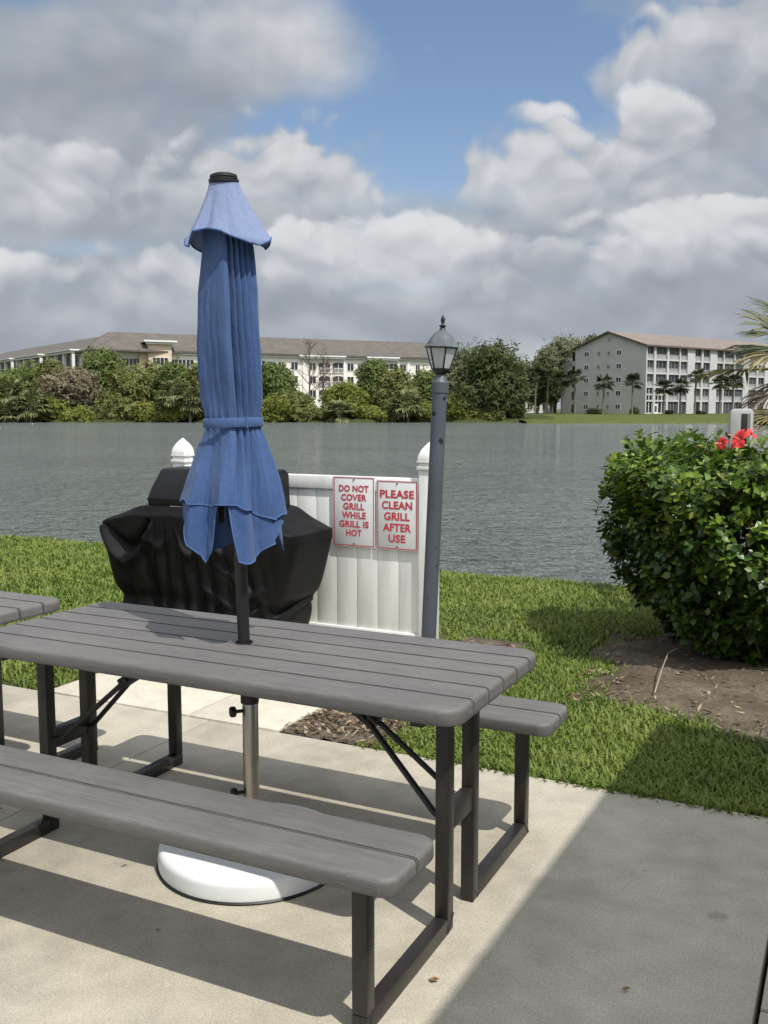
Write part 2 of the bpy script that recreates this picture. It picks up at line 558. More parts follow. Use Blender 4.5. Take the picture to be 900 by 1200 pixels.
def lawn_z(x, y):
    t = np.clip((y - 1.15) / 5.5, 0, 1)
    z = -.02 - .19 * t ** 1.3 + .03 * (vnoise(x * .8, y * .8, 3) - .5) * np.clip((y - 1.3), 0, 1)
    sh = 6.62 + .10 * (vnoise(x * .9, x * 0, 5) - .5)
    z = z - smooth01((y - sh) / .55) * .9
    return z


def shore_y(x): return 6.62 + .10 * (vnoise(x * .9, x * 0, 5) - .5)


def dirt_mask(x, y):
    """1 inside the bare earth round the hedge"""
    dx = (x - 1.55) / 1.22; dy = (y - 3.55) / 1.42
    r = np.sqrt(np.abs(dx) ** 2.2 + np.abs(dy) ** 2.2)
    return r + .30 * (vnoise(x * 2.2, y * 2.2, 9) - .5) + .16 * (vnoise(x * 7, y * 7, 10) - .5)


def build_lawn():
    xs = np.concatenate([np.linspace(-60, -10, 26)[:-1], np.linspace(-10, 5, 90), np.linspace(5, 60, 28)[1:]])
    ys = np.linspace(1.1, 7.4, 60)
    X, Y = np.meshgrid(xs, ys)
    P = np.stack([X, Y, lawn_z(X, Y)], -1)
    struct(grid_obj('lawn', P, M['soil']))
    # earth under and behind the patio
    b = MB(); b.box((-60, -40, -.6), (60, 1.11, -.15)); struct(b.build('ground', M['soil']))
    # bare earth by the hedge
    n = 110
    X, Y = np.meshgrid(np.linspace(.1, 3.3, n), np.linspace(1.9, 5.4, n))
    r = dirt_mask(X, Y)
    Z = lawn_z(X, Y) + .012 + .030 * smooth01((1.05 - r) / .35) + .022 * (vnoise(X * 6, Y * 6, 2) - .5) + .012 * (vnoise(X * 17, Y * 17, 4) - .5) - .06 * smooth01((r - 1.0) / .1)
    struct(grid_obj('dirt', np.stack([X, Y, Z], -1), M['dirt']))
    X, Y = np.meshgrid(np.linspace(-.596, .15, 50), np.linspace(1.15, 3.6, 90))
    e = X - (-.16 + .25 * (vnoise(X * 3, Y * 3, 21) - .5))
    Z = lawn_z(X, Y) + .016 + .012 * (vnoise(X * 14, Y * 14, 22) - .5) + .008 * (vnoise(X * 40, Y * 40, 23) - .5) - .06 * smooth01(e / .15)
    struct(grid_obj('mulch_bed', np.stack([X, Y, Z], -1), M['mulch']))


def blades(n, x0, x1, y0, y1, L, W, mask, seed):
    g = np.random.default_rng(seed)
    x = g.uniform(x0, x1, n); y = g.uniform(y0, y1, n)
    k = mask(x, y, g); x = x[k]; y = y[k]; n = len(x)
    z = lawn_z(x, y)
    a = g.uniform(0, 2 * np.pi, n); tilt = g.uniform(.35, 1.35, n)
    patch = vnoise(x * 2.1, y * 2.1, 31)
    ln = L * g.uniform(.55, 1.25, n) * (.7 + .6 * patch); wd = W * g.uniform(.7, 1.3, n)
    d = np.stack([np.cos(a), np.sin(a)], -1); s = np.stack([-np.sin(a), np.cos(a)], -1)
    h1 = np.stack([d[:, 0] * np.sin(tilt) * ln * .45, d[:, 1] * np.sin(tilt) * ln * .45, np.cos(tilt) * ln * .6], -1)
    t2 = tilt + g.uniform(.2, .8, n)
    h2 = h1 + np.stack([d[:, 0] * np.sin(t2) * ln * .5, d[:, 1] * np.sin(t2) * ln * .5, np.cos(t2) * ln * .5], -1)
    b = np.stack([x, y, z], -1); sw = np.concatenate([s * wd[:, None] / 2, np.zeros((n, 1))], 1)
    V = np.stack([b - sw, b + sw, b + h1 + sw * .9, b + h1 - sw * .9, b + h2], 1).reshape(-1, 3)
    i = np.arange(n)[:, None] * 5
    T = np.concatenate([i + [0, 1, 2], i + [0, 2, 3], i + [3, 2, 4]], 0)
    return V, T


def build_grass():
    def base(x, y, g):
        ok = (y < shore_y(x) + .12)
        ok &= ~((x > -2.09) & (x < -.585) & (y < 3.04))                       # the pad
        r = dirt_mask(x, y); ok &= g.uniform(0, 1, len(x)) < np.clip((r - .86) / .26, .012, 1) ** 1.6
        ok &= ~((x > .9) & (r < 1.25) & (y > 2.8))
        ed = -.16 + .25 * (vnoise(x * 3, y * 3, 21) - .5)
        mul = (x > -.6) & (x < ed) & (y < 3.6)
        ok &= (~mul) | (g.uniform(0, 1, len(x)) < .015)
        thin = vnoise(x * 1.3, y * 1.3, 41) * .6 + vnoise(x * 4, y * 4, 42) * .4
        ok &= g.uniform(0, 1, len(x)) < .35 + 1.1 * thin
        return ok
    parts = [blades(85000, -.7, 3.2, 1.150, 3.6, .052, .0078, base, 1),
             blades(60000, -1.6, 3.6, 3.6, 6.8, .064, .010, base, 2),
             blades(16000, -3.6, -1.9, 1.16, 3.2, .07, .009, base, 5),
             blades(115000, -10.5, -1.6, 2.8, 6.8, .064, .0125, base, 3),
             blades(9000, -.7, 3.2, 1.120, 1.19, .055, .0075, lambda x, y, g: (x > -.18) & (g.uniform(0, 1, len(x)) < -.1 + 1.3 * vnoise(x * 6, y, 7)), 4)]
    V = []; T = []; k = 0
    for v, t in parts: V.append(v); T.append(t + k); k += len(v)
    m = leafmat('grass_blade', [(0, (.066, .112, .019)), (.35, (.122, .180, .030)), (.7, (.190, .250, .046)), (.92, (.26, .255, .080)), (1, (.38, .31, .16))], .55, .3, .3, 1.6)
    o = np_obj('grass', np.concatenate(V), np.concatenate(T), m)
    tag(o, 'short coarse green lawn grass between the patio and the lake', 'grass', kind='stuff')


def build_litter():
    g = np.random.default_rng(77); V = []; T = []; k = 0
    for (n, x0, x1, y0, y1, f, z0) in ((2600, .15, 3.2, 2.0, 5.2, lambda x, y: dirt_mask(x, y) < 1.08, .03), (2600, -.59, .05, 1.16, 3.4, lambda x, y: x < -.1, .022)):
        x = g.uniform(x0, x1, n); y = g.uniform(y0, y1, n); q = f(x, y); x = x[q]; y = y[q]
        for a, b in zip(x, y):
            an = g.uniform(0, 6.28); ln = g.uniform(.008, .035); w = g.uniform(.003, .010)
            c = np.array([a, b, float(lawn_z(np.array([a]), np.array([b]))[0]) + z0 + g.uniform(0, .02)])
            d = np.array([math.cos(an), math.sin(an), g.uniform(-.3, .5)]) * ln; s = np.array([-math.sin(an), math.cos(an), g.uniform(-.5, .5)]) * w
            V += [c - d - s * .4, c - s, c + d, c + s]; T += [[k, k + 1, k + 2], [k, k + 2, k + 3]]; k += 4
    m = leafmat('dry_litter', [(0, (.05, .035, .022)), (.5, (.16, .115, .075)), (1, (.36, .29, .20))], .9, .1, 0)
    tag(np_obj('leaf_litter', np.array(V), np.array(T), m), 'brown leaf litter and bark chips on the bare earth', 'leaf litter', kind='stuff')
    # one bleached twig on the dirt and a couple of dry leaves
    p = [on_ground(767, 812, .01), on_ground(776, 783, .06), on_ground(783, 765, .05), on_ground(800, 757, .04)]
    tw = MB(); tw.path(p, [.0045, .0045, .0035, .002], 6); tw.path([p[1], on_ground(790, 788, .07)], [.004, .002], 5)
    tag(tw.build('twig', plain('bleached_twig', (.27, .215, .15), .9, .2), smooth=60), 'bleached forked twig lying on the bare dirt in front of the hibiscus', 'twig')
    for (px, py, sc, lab) in ((508, 1149, .016, 'small curled brown dry leaf on the sunny concrete near the front leg'),
                              (733, 1160, .012, 'tiny dark dry leaf on the shaded concrete at the bottom of the photo')):
        c = on_ground(px, py, .004); lf = MB()
        lf.add([c + Vector((-sc, 0, 0)), c + Vector((0, -sc * .6, .004)), c + Vector((sc * 1.1, .2 * sc, .007)), c + Vector((0, sc * .6, .006)), c + Vector((.1 * sc, 0, .001))],
               [(0, 1, 4), (1, 2, 4), (2, 3, 4), (3, 0, 4)])
        tag(lf.build('dry_leaf', plain('dry_leaf', (.22, .13, .05), .8, .3, 60)), lab, 'leaf')


def build_lake():
    b = MB()
    b.add([(-900, 6.3, -.45), (700, 6.3, -.45), (700, 1500, -.45), (-900, 1500, -.45)], [(0, 1, 2, 3)])
    struct(b.build('lake', M['water']))
    # the far shore, left of the lawn
    Ls = np.concatenate([np.linspace(-600, -140, 12)[:-1], np.linspace(-140, 24, 120)])
    rows = []
    for D, z in ((132, -.8), (134, -.5), (135, -.1), (138, .35), (150, .6), (260, 1.0), (900, 1.5)):
        rows.append([ld(a, D + (1.2 * math.sin(a * .35) + .8 * math.sin(a * .9 + 1) if D < 140 else 0), z) for a in Ls])
    struct(grid_obj('far_bank', np.array(rows), M['bank']))
    Ls = np.concatenate([np.linspace(18.5, 70, 60), np.linspace(70, 500, 12)[1:]])
    rows = []
    for D, z in ((123, -.8), (125.5, -.47), (126.2, -.2), (130, -.1), (160, .08), (205, .33), (900, .7)):
        rows.append([ld(a + (D - 125) * .03, D + (.5 * math.sin(a * .5) if D < 130 else 0), z) for a in Ls])
    struct(grid_obj('far_lawn', np.array(rows), M['far_lawn']))


build_patio(); build_lawn(); build_grass(); build_litter(); build_lake()

# ------------------------------------------------------------------ picnic tables
def slab_bm(hx, hy, z0, z1, rc, bev):
    """rounded slab as a bmesh, centre at 0,0"""
    bm = bmesh.new(); ring = []
    for cx, cy, a0 in ((hx - rc, hy - rc, 0), (-hx + rc, hy - rc, 90), (-hx + rc, -hy + rc, 180), (hx - rc, -hy + rc, 270)):
        for k in range(9):
            a = R(a0 + k * 90 / 8); ring.append((cx + rc * math.cos(a), cy + rc * math.sin(a)))
    vb = [bm.verts.new((x, y, z0)) for x, y in ring]; f = bm.faces.new(vb)
    ex = bmesh.ops.extrude_face_region(bm, geom=[f])
    top = [e for e in ex['geom'] if isinstance(e, bmesh.types.BMVert)]
    for q in top: q.co.z = z1
    bmesh.ops.recalc_face_normals(bm, faces=bm.faces)
    es = [e for e in bm.edges if all(abs(v.co.z - z1) < 1e-6 for v in e.verts)]
    bmesh.ops.bevel(bm, geom=es, offset=bev, segments=4, profile=.5, affect='EDGES')
    es = [e for e in bm.edges if all(abs(v.co.z - z0) < 1e-6 for v in e.verts)]
    bmesh.ops.bevel(bm, geom=es, offset=bev * .5, segments=2, profile=.5, affect='EDGES')
    return bm


def planked_slab(name, hx, hy, cy, z0, z1, n, rc, bev, parent):
    src = slab_bm(hx, hy, z0, z1, rc, bev)
    out = bmesh.new(); g = .0033; w = 2 * hy / n
    for i in range(n):
        bm = src.copy(); lo = -hy + i * w; hi = lo + w
        if i > 0:
            bmesh.ops.bisect_plane(bm, geom=bm.verts[:] + bm.edges[:] + bm.faces[:], plane_co=(0, lo + g, 0), plane_no=(0, -1, 0), clear_outer=True)
        if i < n - 1:
            bmesh.ops.bisect_plane(bm, geom=bm.verts[:] + bm.edges[:] + bm.faces[:], plane_co=(0, hi - g, 0), plane_no=(0, 1, 0), clear_outer=True)
        bmesh.ops.holes_fill(bm, edges=[e for e in bm.edges if len(e.link_faces) == 1], sides=0)
        # soften the cut edges
        es = [e for e in bm.edges if len(e.link_faces) == 2 and e.calc_face_angle(0) > R(50)
              and any(abs(e.verts[0].co.y - q) < 1e-5 and abs(e.verts[1].co.y - q) < 1e-5 for q in (lo + g, hi - g))
              and (e.verts[0].co.z + e.verts[1].co.z) > z0 + z1]
        if es: bmesh.ops.bevel(bm, geom=es, offset=.0035, segments=2, affect='EDGES')
        tmp = bpy.data.meshes.new('t'); bm.to_mesh(tmp); bm.free(); out.from_mesh(tmp); bpy.data.meshes.remove(tmp)
    src.free()
    core = slab_bm(hx - .004, hy - .004, z0 + .004, z1 - .016, rc, .006)
    nf = len(out.faces)
    tmp = bpy.data.meshes.new('t'); core.to_mesh(tmp); core.free(); out.from_mesh(tmp); bpy.data.meshes.remove(tmp)
    out.faces.ensure_lookup_table()
    for f in out.faces[nf:]: f.material_index = 1
    me = bpy.data.meshes.new(name); out.to_mesh(me); out.free()
    o = finish(me, name, [M['plank'], M['plank_dark']], parent, smooth=30)
    o.location.y = cy
    return o


def build_table():
    t = thing('picnic_table', 'long grey plank picnic table with attached benches, a closed blue umbrella standing in its middle', 'picnic table', group='picnic tables on the patio')
    planked_slab('tabletop', .895, .352, 0, .690, .737, 6, .058, .015, t)
    for s in (-1, 1):
        planked_slab('bench_seat', .895, .131, s * .590, .412, .457, 2, .045, .013, t)
    xc = .759; w = .042
    for sx in (-1, 1):
        x = sx * xc
        for sy in (-1, 1):
            leg = MB()
            leg.box((x - w / 2, sy * .602 - w / 2, .048), (x + w / 2, sy * .602 + w / 2, .413))
            leg.build('bench_leg', M['frame'], t, bevel=.003)
            leg = MB()
            leg.box((x - w / 2, sy * .100 - w / 2, 0.0015), (x + w / 2, sy * .100 + w / 2, .691))
            leg.build('table_leg', M['frame'], t, bevel=.003)
            rail = MB()
            y0, y1 = sorted((sy * .1215, sy * .623))
            rail.box((x - w / 2, y0, 0), (x + w / 2, y1, .047))
            rail.build('foot_rail', M['frame'], t, bevel=.003)
            for q0, q1 in (((sy * .6235, .004), (sy * .581, .047)), ((sy * .079, .048), (sy * .121, .004))):   # weld beads at the mitred corners
                weld = MB(); weld.beam((x + sx * .0215, *q0), (x + sx * .0215, *q1), .003, .003); weld.build('weld_seam', M['frame'], t)
        cp = MB(); cp.box((x - w / 2 + .003, -.0788, .295), (x + w / 2 - .003, .0788, .362)); cp.build('cross_piece', M['frame'], t, bevel=.003)
        for q0, q1 in ((-.30, -.1212), (.1212, .30)):
            sp = MB(); sp.box((x - w / 2 + .002, q0, .662), (x + w / 2 - .002, q1, .6895)); sp.build('top_bracket', M['frame'], t, bevel=.002)
        # folding brace: two thin straps from the top, a knuckle, two struts to the legs
        a = Vector((sx * .27, 0, .681)); k = Vector((sx * .46, 0, .565))
        for q in (-.016, .016):
            br = MB(); br.beam(a + Vector((0, q, 0)), k + Vector((sx * .02, q, -.012)), .005, .026); br.build('brace_strap', M['black_metal'], t, bevel=.001)
        br = MB(); br.box((sx * .27 - .05, -.04, .683), (sx * .27 + .05, .04, .6895)); br.build('brace_plate', M['black_metal'], t, bevel=.001)
        kn = MB(); kn.beam(k - Vector((sx * .035, 0, -.022)), k + Vector((sx * .035, 0, -.022)), .052, .034); kn.path([k + Vector((0, -.036, 0)), k + Vector((0, .036, 0))], .009, 8)
        kn.build('hinge', M['black_plastic'], t, bevel=.003)
        for q in (-1, 1):
            st = MB(); st.path([k + Vector((0, q * .018, 0)), Vector((sx * .715, q * .075, .335)), Vector((sx * .742, q * .088, .328))], .0095, 8)
            st.build('strut', M['black_metal'], t, smooth=50)
    return t


tbl = build_table()
# washer plate round the umbrella hole, on the main table only
hp = on_ground(286, 753, .737); HX, HY = hp.x, hp.y
t2 = copy_tree(tbl); t2.location = (-1.962, -.025, 0); t2.rotation_euler.z = -.012
t2['label'] = 'grey plank picnic table with no umbrella, cut off by the left edge of the photo'
pl = MB(); pl.lathe([(.030, .7375), (.030, .7405), (.0255, .7405), (.0255, .7375)], 24, Matrix.Translation((HX, HY, 0))); pl.build('hole_ring', M['black_plastic'], tbl, smooth=30)
pl = MB(); pl.box((HX - .10, HY - .05, .683), (HX + .06, HY + .05, .6895)); pl.build('hole_plate', M['steel'], tbl, bevel=.002)

# ------------------------------------------------------------------ umbrella base
UB = Vector((HX + .012, HY + .012, 0))
def build_base():
    t = thing('umbrella_base', 'round white weighted umbrella base with a steel tube under the picnic table', 'umbrella base', UB)
    r = .306; pr = [(r, .010), (r + .002, .03), (r, .052)]
    for k in range(7):
        a = R(k * 15); pr.append((r - .022 + .022 * math.cos(a), .052 + .022 * math.sin(a)))
    pr += [(r * .6, .078), (.075, .082), (.07, .095), (.04, .098)]
    b = MB(); b.lathe(pr, 72); b.build('weight_disc', M['white_plastic'], t, smooth=40)
    b = MB(); b.lathe([(r + .004, .0005), (r + .006, .006), (r + .002, .0098)], 72); b.build('rubber_rim', M['black_plastic'], t, smooth=40)
    b = MB(); b.lathe([(.026, .099), (.026, .560), (.0245, .563)], 28); b.build('tube', M['steel'], t, smooth=40)
    b = MB(); b.lathe([(.0285, .535), (.0295, .55), (.029, .566), (.024, .576), (.0225, .590), (.020, .592)], 28); b.build('collar', M['black_plastic'], t, smooth=40)
    for z in (.510, .235):
        k = MB(); d = -RGT * .92 - FWD * .35; d.normalize()
        p = Vector((0, 0, z)) + d * .024
        k.path([p, p + d * .026], .006, 10)
        q = p + d * .024
        k.path([q, q + d * .004, q + d * .016, q + d * .020], [.014, .018, .018, .014], 12)
        k.build('knob', M['black_plastic'], t, smooth=40)
build_base()

# ------------------------------------------------------------------ closed umbrella
def build_umbrella():
    lo = at(286, 753, HX * FWD.x + HY * FWD.y - CAM.dot(FWD)); Dm = (lo - CAM).dot(FWD)
    top = at(262, 207, Dm)
    ax = (top - lo); H = ax.length; ax.normalize()
    side = (RGT - ax * RGT.dot(ax)).normalized(); near = side.cross(ax).normalized()
    if near.dot(FWD) > 0: near = -near
    t = thing('patio_umbrella', 'closed blue canvas patio umbrella tied with a band and standing through the picnic table', 'umbrella', (lo.x, lo.y, .737))
    org = Vector((lo.x, lo.y, .737))
    def P(lat, h, dep=0): return ax * h + side * lat + near * dep
    def hpx(py): return ((at(270, py, Dm) - lo).dot(ax))
    def axis_px(h):                                  # lateral photo offset of axis is zero by construction
        return 0
    def lat(px, py):
        q = at(px, py, Dm); return (q - lo).dot(side)
    b = MB(); b.path([P(0, -.20), P(0, hpx(300))], .0195, 20); b.build('pole', M['black_metal'], t, smooth=40)
    # body silhouettes: photo row -> left / right edge
    rows = [(225, 247, 277), (262, 241, 288), (290, 238, 296), (340, 232, 302), (400, 230, 305), (440, 232, 307), (470, 236, 307), (488, 240, 306), (495, 241, 306), (502, 240, 307), (530, 230, 316), (560, 219, 326), (584, 212, 332), (604, 209, 336), (655, 205, 342)]
    hs = np.array([hpx(r[0]) for r in rows]); le = np.array([lat(r[1], r[0]) for r in rows]); re = np.array([lat(r[2], r[0]) for r in rows])
    o = np.argsort(hs); hs = hs[o]; le = le[o]; re = re[o]
    def rad(h, ph):
        a = np.interp(h, hs, le); c = np.interp(h, hs, re)
        return (a + c) / 2, (c - a) / 2
    hem_pts = [(-180, 640), (-140, 655), (-110, 600), (-88, 585), (-60, 625), (-35, 652), (-22, 640), (-14, 600), (-8, 575), (2, 580), (8, 620), (14, 652), (35, 654), (52, 640), (70, 628), (90, 604), (120, 650), (150, 600), (180, 640)]
    out_pts = [(-100, 588), (-75, 583), (-40, 587), (-10, 588), (15, 590), (40, 599), (62, 608), (85, 604), (100, 600)]
    def pleat(ph, h, k):
        """folds: sharp valleys on the right-hand side, broad soft panel on the left"""
        a = 0
        for c, wd, am in ((-70, 12, .006), (-18, 9, .010), (17, 4.5, .024), (31, 4.5, .026), (45, 4.5, .026), (60, 5, .020), (120, 10, .02), (160, 9, .02), (-120, 10, .02), (-150, 9, .02)):
            a = a - am * np.exp(-((ph - c - 3 * np.sin(h * 5 + c)) / wd) ** 2)
        return a * k
    XB = np.array([-180, -165, -150, -135, -120, -105, -90, -66, -42, -18, 2, 9, 13, 22, 27, 35, 40, 49, 54, 64, 70, 80, 90, 105, 120, 135, 150, 165, 180.])
    YB = np.array([1, .84, 1, .84, 1, .86, 1, .78, .69, .78, .985, .97, .68, .97, .72, .985, .74, 1, .80, 1, .86, 1, 1, .84, 1, .84, 1, .84, 1])
    XS = np.array([-180, -165, -150, -135, -120, -105, -90, -72, -56, -44, -34, -20, -8, 2, 14, 24, 38, 46, 58, 66, 80, 90, 105, 120, 135, 150, 165, 180.])
    YS = np.array([1, .80, 1, .80, 1, .86, 1, .90, .94, .66, .64, .76, .98, .92, .94, .985, .68, .72, .99, .86, 1, 1, .82, 1, .80, 1, .84, 1])
    def shell(name, phs, hem, h_top, mat, off, fold, thick=0.0):
        fold_k = fold
        pr = np.radians(phs); n = 90
        hp_ = np.interp(phs, [q[0] for q in hem], [hpx(q[1]) for q in hem]) + .012 * (vnoise(phs / 11.0, phs * 0, 71) - .5)
        G = np.zeros((n, len(phs), 3))
        for i in range(n):
            f = i / (n - 1); h = h_top + (hp_ - h_top) * f
            c, w = rad(h, phs)
            tie = np.exp(-((h - hpx(495)) / .05) ** 2)
            k = fold * (1 - .75 * tie) * np.clip((hpx(225) - h) / .25, .15, 1)
            low = np.clip((hpx(505) - h) / .25, 0, 1)
            # the front left panel is wrapped flat from the left edge to a ridge just right of the middle
            sh_ = 3.5 * np.sin(h * 6.0)                            # creases wander a little on the way down
            body = np.interp(phs + sh_[...] * (np.abs(phs) < 80), XB, YB); skirt = np.interp(phs - sh_[...] * .6 * (np.abs(phs) < 80), XS, YS)
            wr = body * (1 - low) + skirt * low
            rr = w * (1 - (1 - wr) * fold_k * (1 - .55 * tie)) + off + .0025 * np.sin(h * 8 + pr * 2) * (1 - tie)
            rr = rr - .006 * tie * np.abs(np.sin(pr * 9)) + .007 * low * (vnoise(phs / 9.0 + h * 3, h * 9, 73) - .5) + .004 * (vnoise(phs / 7.0 - h * 4, h * 14, 74) - .5) * (1 - tie)
            flat = 1 - .10 * (1 - low)
            q = (np.array(ax)[None] * h[:, None] + np.array(side)[None] * (c + rr * np.sin(pr))[:, None] + np.array(near)[None] * (rr * .9 * flat * np.cos(pr))[:, None])
            G[i] = q
        ob = grid_obj(name, G, mat, t)
        return ob, G
    phs = np.linspace(-180, 180, 361)
    can, Gi = shell('canopy', phs, hem_pts, hpx(222), M['blue'], -.010, .8)
    ph2 = np.linspace(-104, 104, 281)
    outp, Go = shell('canopy_panel', ph2, out_pts, hpx(226), M['blue'], .002, 1.0)
    for G, nm in ((Gi, 'hem'), (Go, 'hem')):
        e = MB(); e.path([Vector(G[-1, j]) for j in range(G.shape[1])], .0024, 6); e.build('hem', M['hem'], can if G is Gi else outp, smooth=60)
    # band that ties it
    bd = MB(); ring = []
    for i, py in enumerate((489.5, 491, 499, 500.5)):
        h = hpx(py); c, w = rad(h, 0); w = w + (.004 if i in (0, 3) else .0065)
        ring.append([np.array(ax) * h + np.array(side) * (c + w * math.sin(a)) + np.array(near) * (w * .84 * math.cos(a)) for a in np.linspace(-math.pi, math.pi, 73)])
    st = grid_obj('tie_band', np.array(ring), M['blue'], t)
    h = hpx(495); c, w = rad(h, 0)
    sq = MB(); a = R(33); q = Vector(np.array(ax) * h + np.array(side) * (c + (w + .009) * math.sin(a)) + np.array(near) * ((w + .009) * .84 * math.cos(a)))
    sq.path([q - ax * .018, q + ax * .018], .003, 6); sq.build('band_stitch', M['hem'], st)
    # wind vent flap on top
    fl = [(-180, 285), (-140, 292), (-110, 280), (-95, 275), (-78, 288), (-62, 291), (-48, 276), (-30, 272), (-5, 276), (15, 284), (35, 291), (55, 292), (72, 286), (92, 279), (120, 290), (150, 276), (180, 285)]
    phs = np.linspace(-180, 180, 289); pr = np.radians(phs); n = 26
    hp_ = np.interp(phs, [q[0] for q in fl], [hpx(q[1]) for q in fl]); h0 = hpx(212)
    G = np.zeros((n, len(phs), 3)); cb = (lat(218, 278) + lat(319, 278)) / 2; wb = (lat(319, 278) - lat(218, 278)) / 2
    for i in range(n):
        f = i / (n - 1); h = h0 + (hp_ - h0) * f
        tt = (h0 - h) / (h0 - hpx(280))
        w = .044 + (wb - .044) * np.clip(tt, 0, 1.1) ** 1.25; c = cb * tt * .6
        fold = np.interp(phs, [-180, -150, -120, -90, -72, -58, -44, -30, -16, 10, 38, 50, 70, 90, 120, 150, 180], [1, .85, 1, 1, .86, .90, 1.06, .84, .92, .84, .95, .86, .96, 1, .86, 1, 1])
        w = w * (1 - (1 - fold) * np.clip(tt * 1.6, 0, 1))
        G[i] = np.array(ax)[None] * h[:, None] + np.array(side)[None] * (c + w * np.sin(pr))[:, None] + np.array(near)[None] * (w * .85 * np.cos(pr))[:, None]
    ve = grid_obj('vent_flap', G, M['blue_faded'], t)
    e = MB(); e.path([Vector(G[-1, j]) for j in range(G.shape[1])], .003, 6); e.build('hem', M['hem'], ve, smooth=60)
    # plastic cap
    Mx = Matrix((side, near, ax)).transposed().to_4x4()
    cp = MB(); hc = hpx(215); cp.lathe([(.030, hc - .01), (.046, hc), (.047, hc + .010), (.041, hc + .013), (.043, hc + .016), (.042, hc + .024), (.030, hc + .029), (.01, hc + .031)], 32, Mx)
    cp.build('top_cap', M['black_plastic'], t, smooth=35)
    # folded ribs and runner seen under the hem
    for a in range(-160, 200, 45):
        c, w = rad(hpx(600), 0)
        rb = MB(); s_ = math.sin(R(a)); k_ = math.cos(R(a))
        rb.path([P(.03 * s_, hpx(330), .03 * k_), P(.055 * s_, hpx(500), .05 * k_), P(.062 * s_, hpx(612), .05 * k_)], .005, 6)
        rb.build('rib', M['black_metal'], t, smooth=60)
    rn = MB(); rn.lathe([(.0205, hpx(600)), (.033, hpx(598)), (.033, hpx(585)), (.0205, hpx(580))], 20, Mx); rn.build('runner', M['black_plastic'], t, smooth=35)
build_umbrella()

# ------------------------------------------------------------------ vinyl fence with the two signs
FY = 3.10
def build_fence():
    t = thing('vinyl_fence', 'short white vinyl privacy fence panel with pointed post caps behind the covered grill', 'fence', (-1.68, FY, 0))
    x0 = on_y(215, 560, FY).x; x1 = on_y(503, 600, FY).x
    top = 1.046
    for x in (x0, x1):
        p = MB(); p.box((x - .052, FY - .052, -.1), (x + .052, FY + .052, 1.105)); po = p.build('post', M['vinyl'], None, bevel=.004)
        c = MB()
        w = .062; c.box((x - w, FY - w, 1.1055), (x + w, FY + w, 1.128))
        c.box((x - .050, FY - .050, 1.1285), (x + .050, FY + .050, 1.150))
        c.box((x - w, FY - w, 1.1505), (x + w, FY + w, 1.160))
        pr = [(1.0, 1.1605), (.97, 1.185), (.86, 1.21), (.66, 1.235), (.40, 1.255), (.16, 1.272), (.01, 1.282)]
        vs = []; fs = []
        for s, z in pr: vs += [(x + sx * .058 * s, FY + sy * .058 * s, z) for sx, sy in ((-1, -1), (1, -1), (1, 1), (-1, 1))]
        for i in range(len(pr) - 1):
            for k in range(4): fs.append((i * 4 + k, i * 4 + (k + 1) % 4, i * 4 + 4 + (k + 1) % 4, i * 4 + 4 + k))
        fs += [(3, 2, 1, 0)]
        c.add(vs, fs)
        ca = c.build('cap', M['vinyl'], None, bevel=.003)
        po.parent = t; po.matrix_parent_inverse = Matrix.Translation((1.68, -FY, 0)); ca.parent = po
    r = MB(); r.box((x0 + .0525, FY - .036, top - .088), (x1 - .0525, FY + .036, top)); ro = r.build('top_rail', M['vinyl'], None, bevel=.004)
    r = MB(); r.box((x0 + .0525, FY - .036, -.08), (x1 - .0525, FY + .036, .035)); rb = r.build('bottom_rail', M['vinyl'], None, bevel=.004)
    pk = MB(); n = 12; w = (x1 - x0 - .105) / n
    for i in range(n):
        a = x0 + .0525 + i * w
        pk.box((a + .0025, FY - .020, .0355), (a + w - .0025, FY + .018, top - .0885))
        pk.box((a + w - .0025, FY - .013, .0355), (a + w + .0025, FY + .011, top - .0885)) if i < n - 1 else None
    pa = pk.build('pickets', M['vinyl'], None, bevel=.003)
    for o in (ro, rb, pa): o.parent = t; o.matrix_parent_inverse = Matrix.Translation((1.68, -FY, 0))
build_fence()


def text_mesh(s, w, h, x, z, y):
    """one line of lettering fitted into w x h, centred at (x, z) on a plane facing -y"""
    cu = bpy.data.curves.new('t', 'FONT'); cu.body = s; cu.size = 1; cu.offset = .030; cu.resolution_u = 3; cu.extrude = 0; cu.space_character = 1.04
    ob = bpy.data.objects.new('t', cu); COL.objects.link(ob)
    dg = bpy.context.evaluated_depsgraph_get(); me = bpy.data.meshes.new_from_object(ob.evaluated_get(dg))
    bpy.data.objects.remove(ob); bpy.data.curves.remove(cu)
    vs = np.array([v.co[:] for v in me.vertices]); fs = [tuple(p.vertices) for p in me.polygons]; bpy.data.meshes.remove(me)
    lo = vs.min(0); hi = vs.max(0)
    X = x + ((vs[:, 0] - lo[0]) / (hi[0] - lo[0]) - .5) * w; Z = z + ((vs[:, 1] - lo[1]) / (hi[1] - lo[1]) - .5) * h
    return [(a, y, b) for a, b in zip(X, Z)], fs


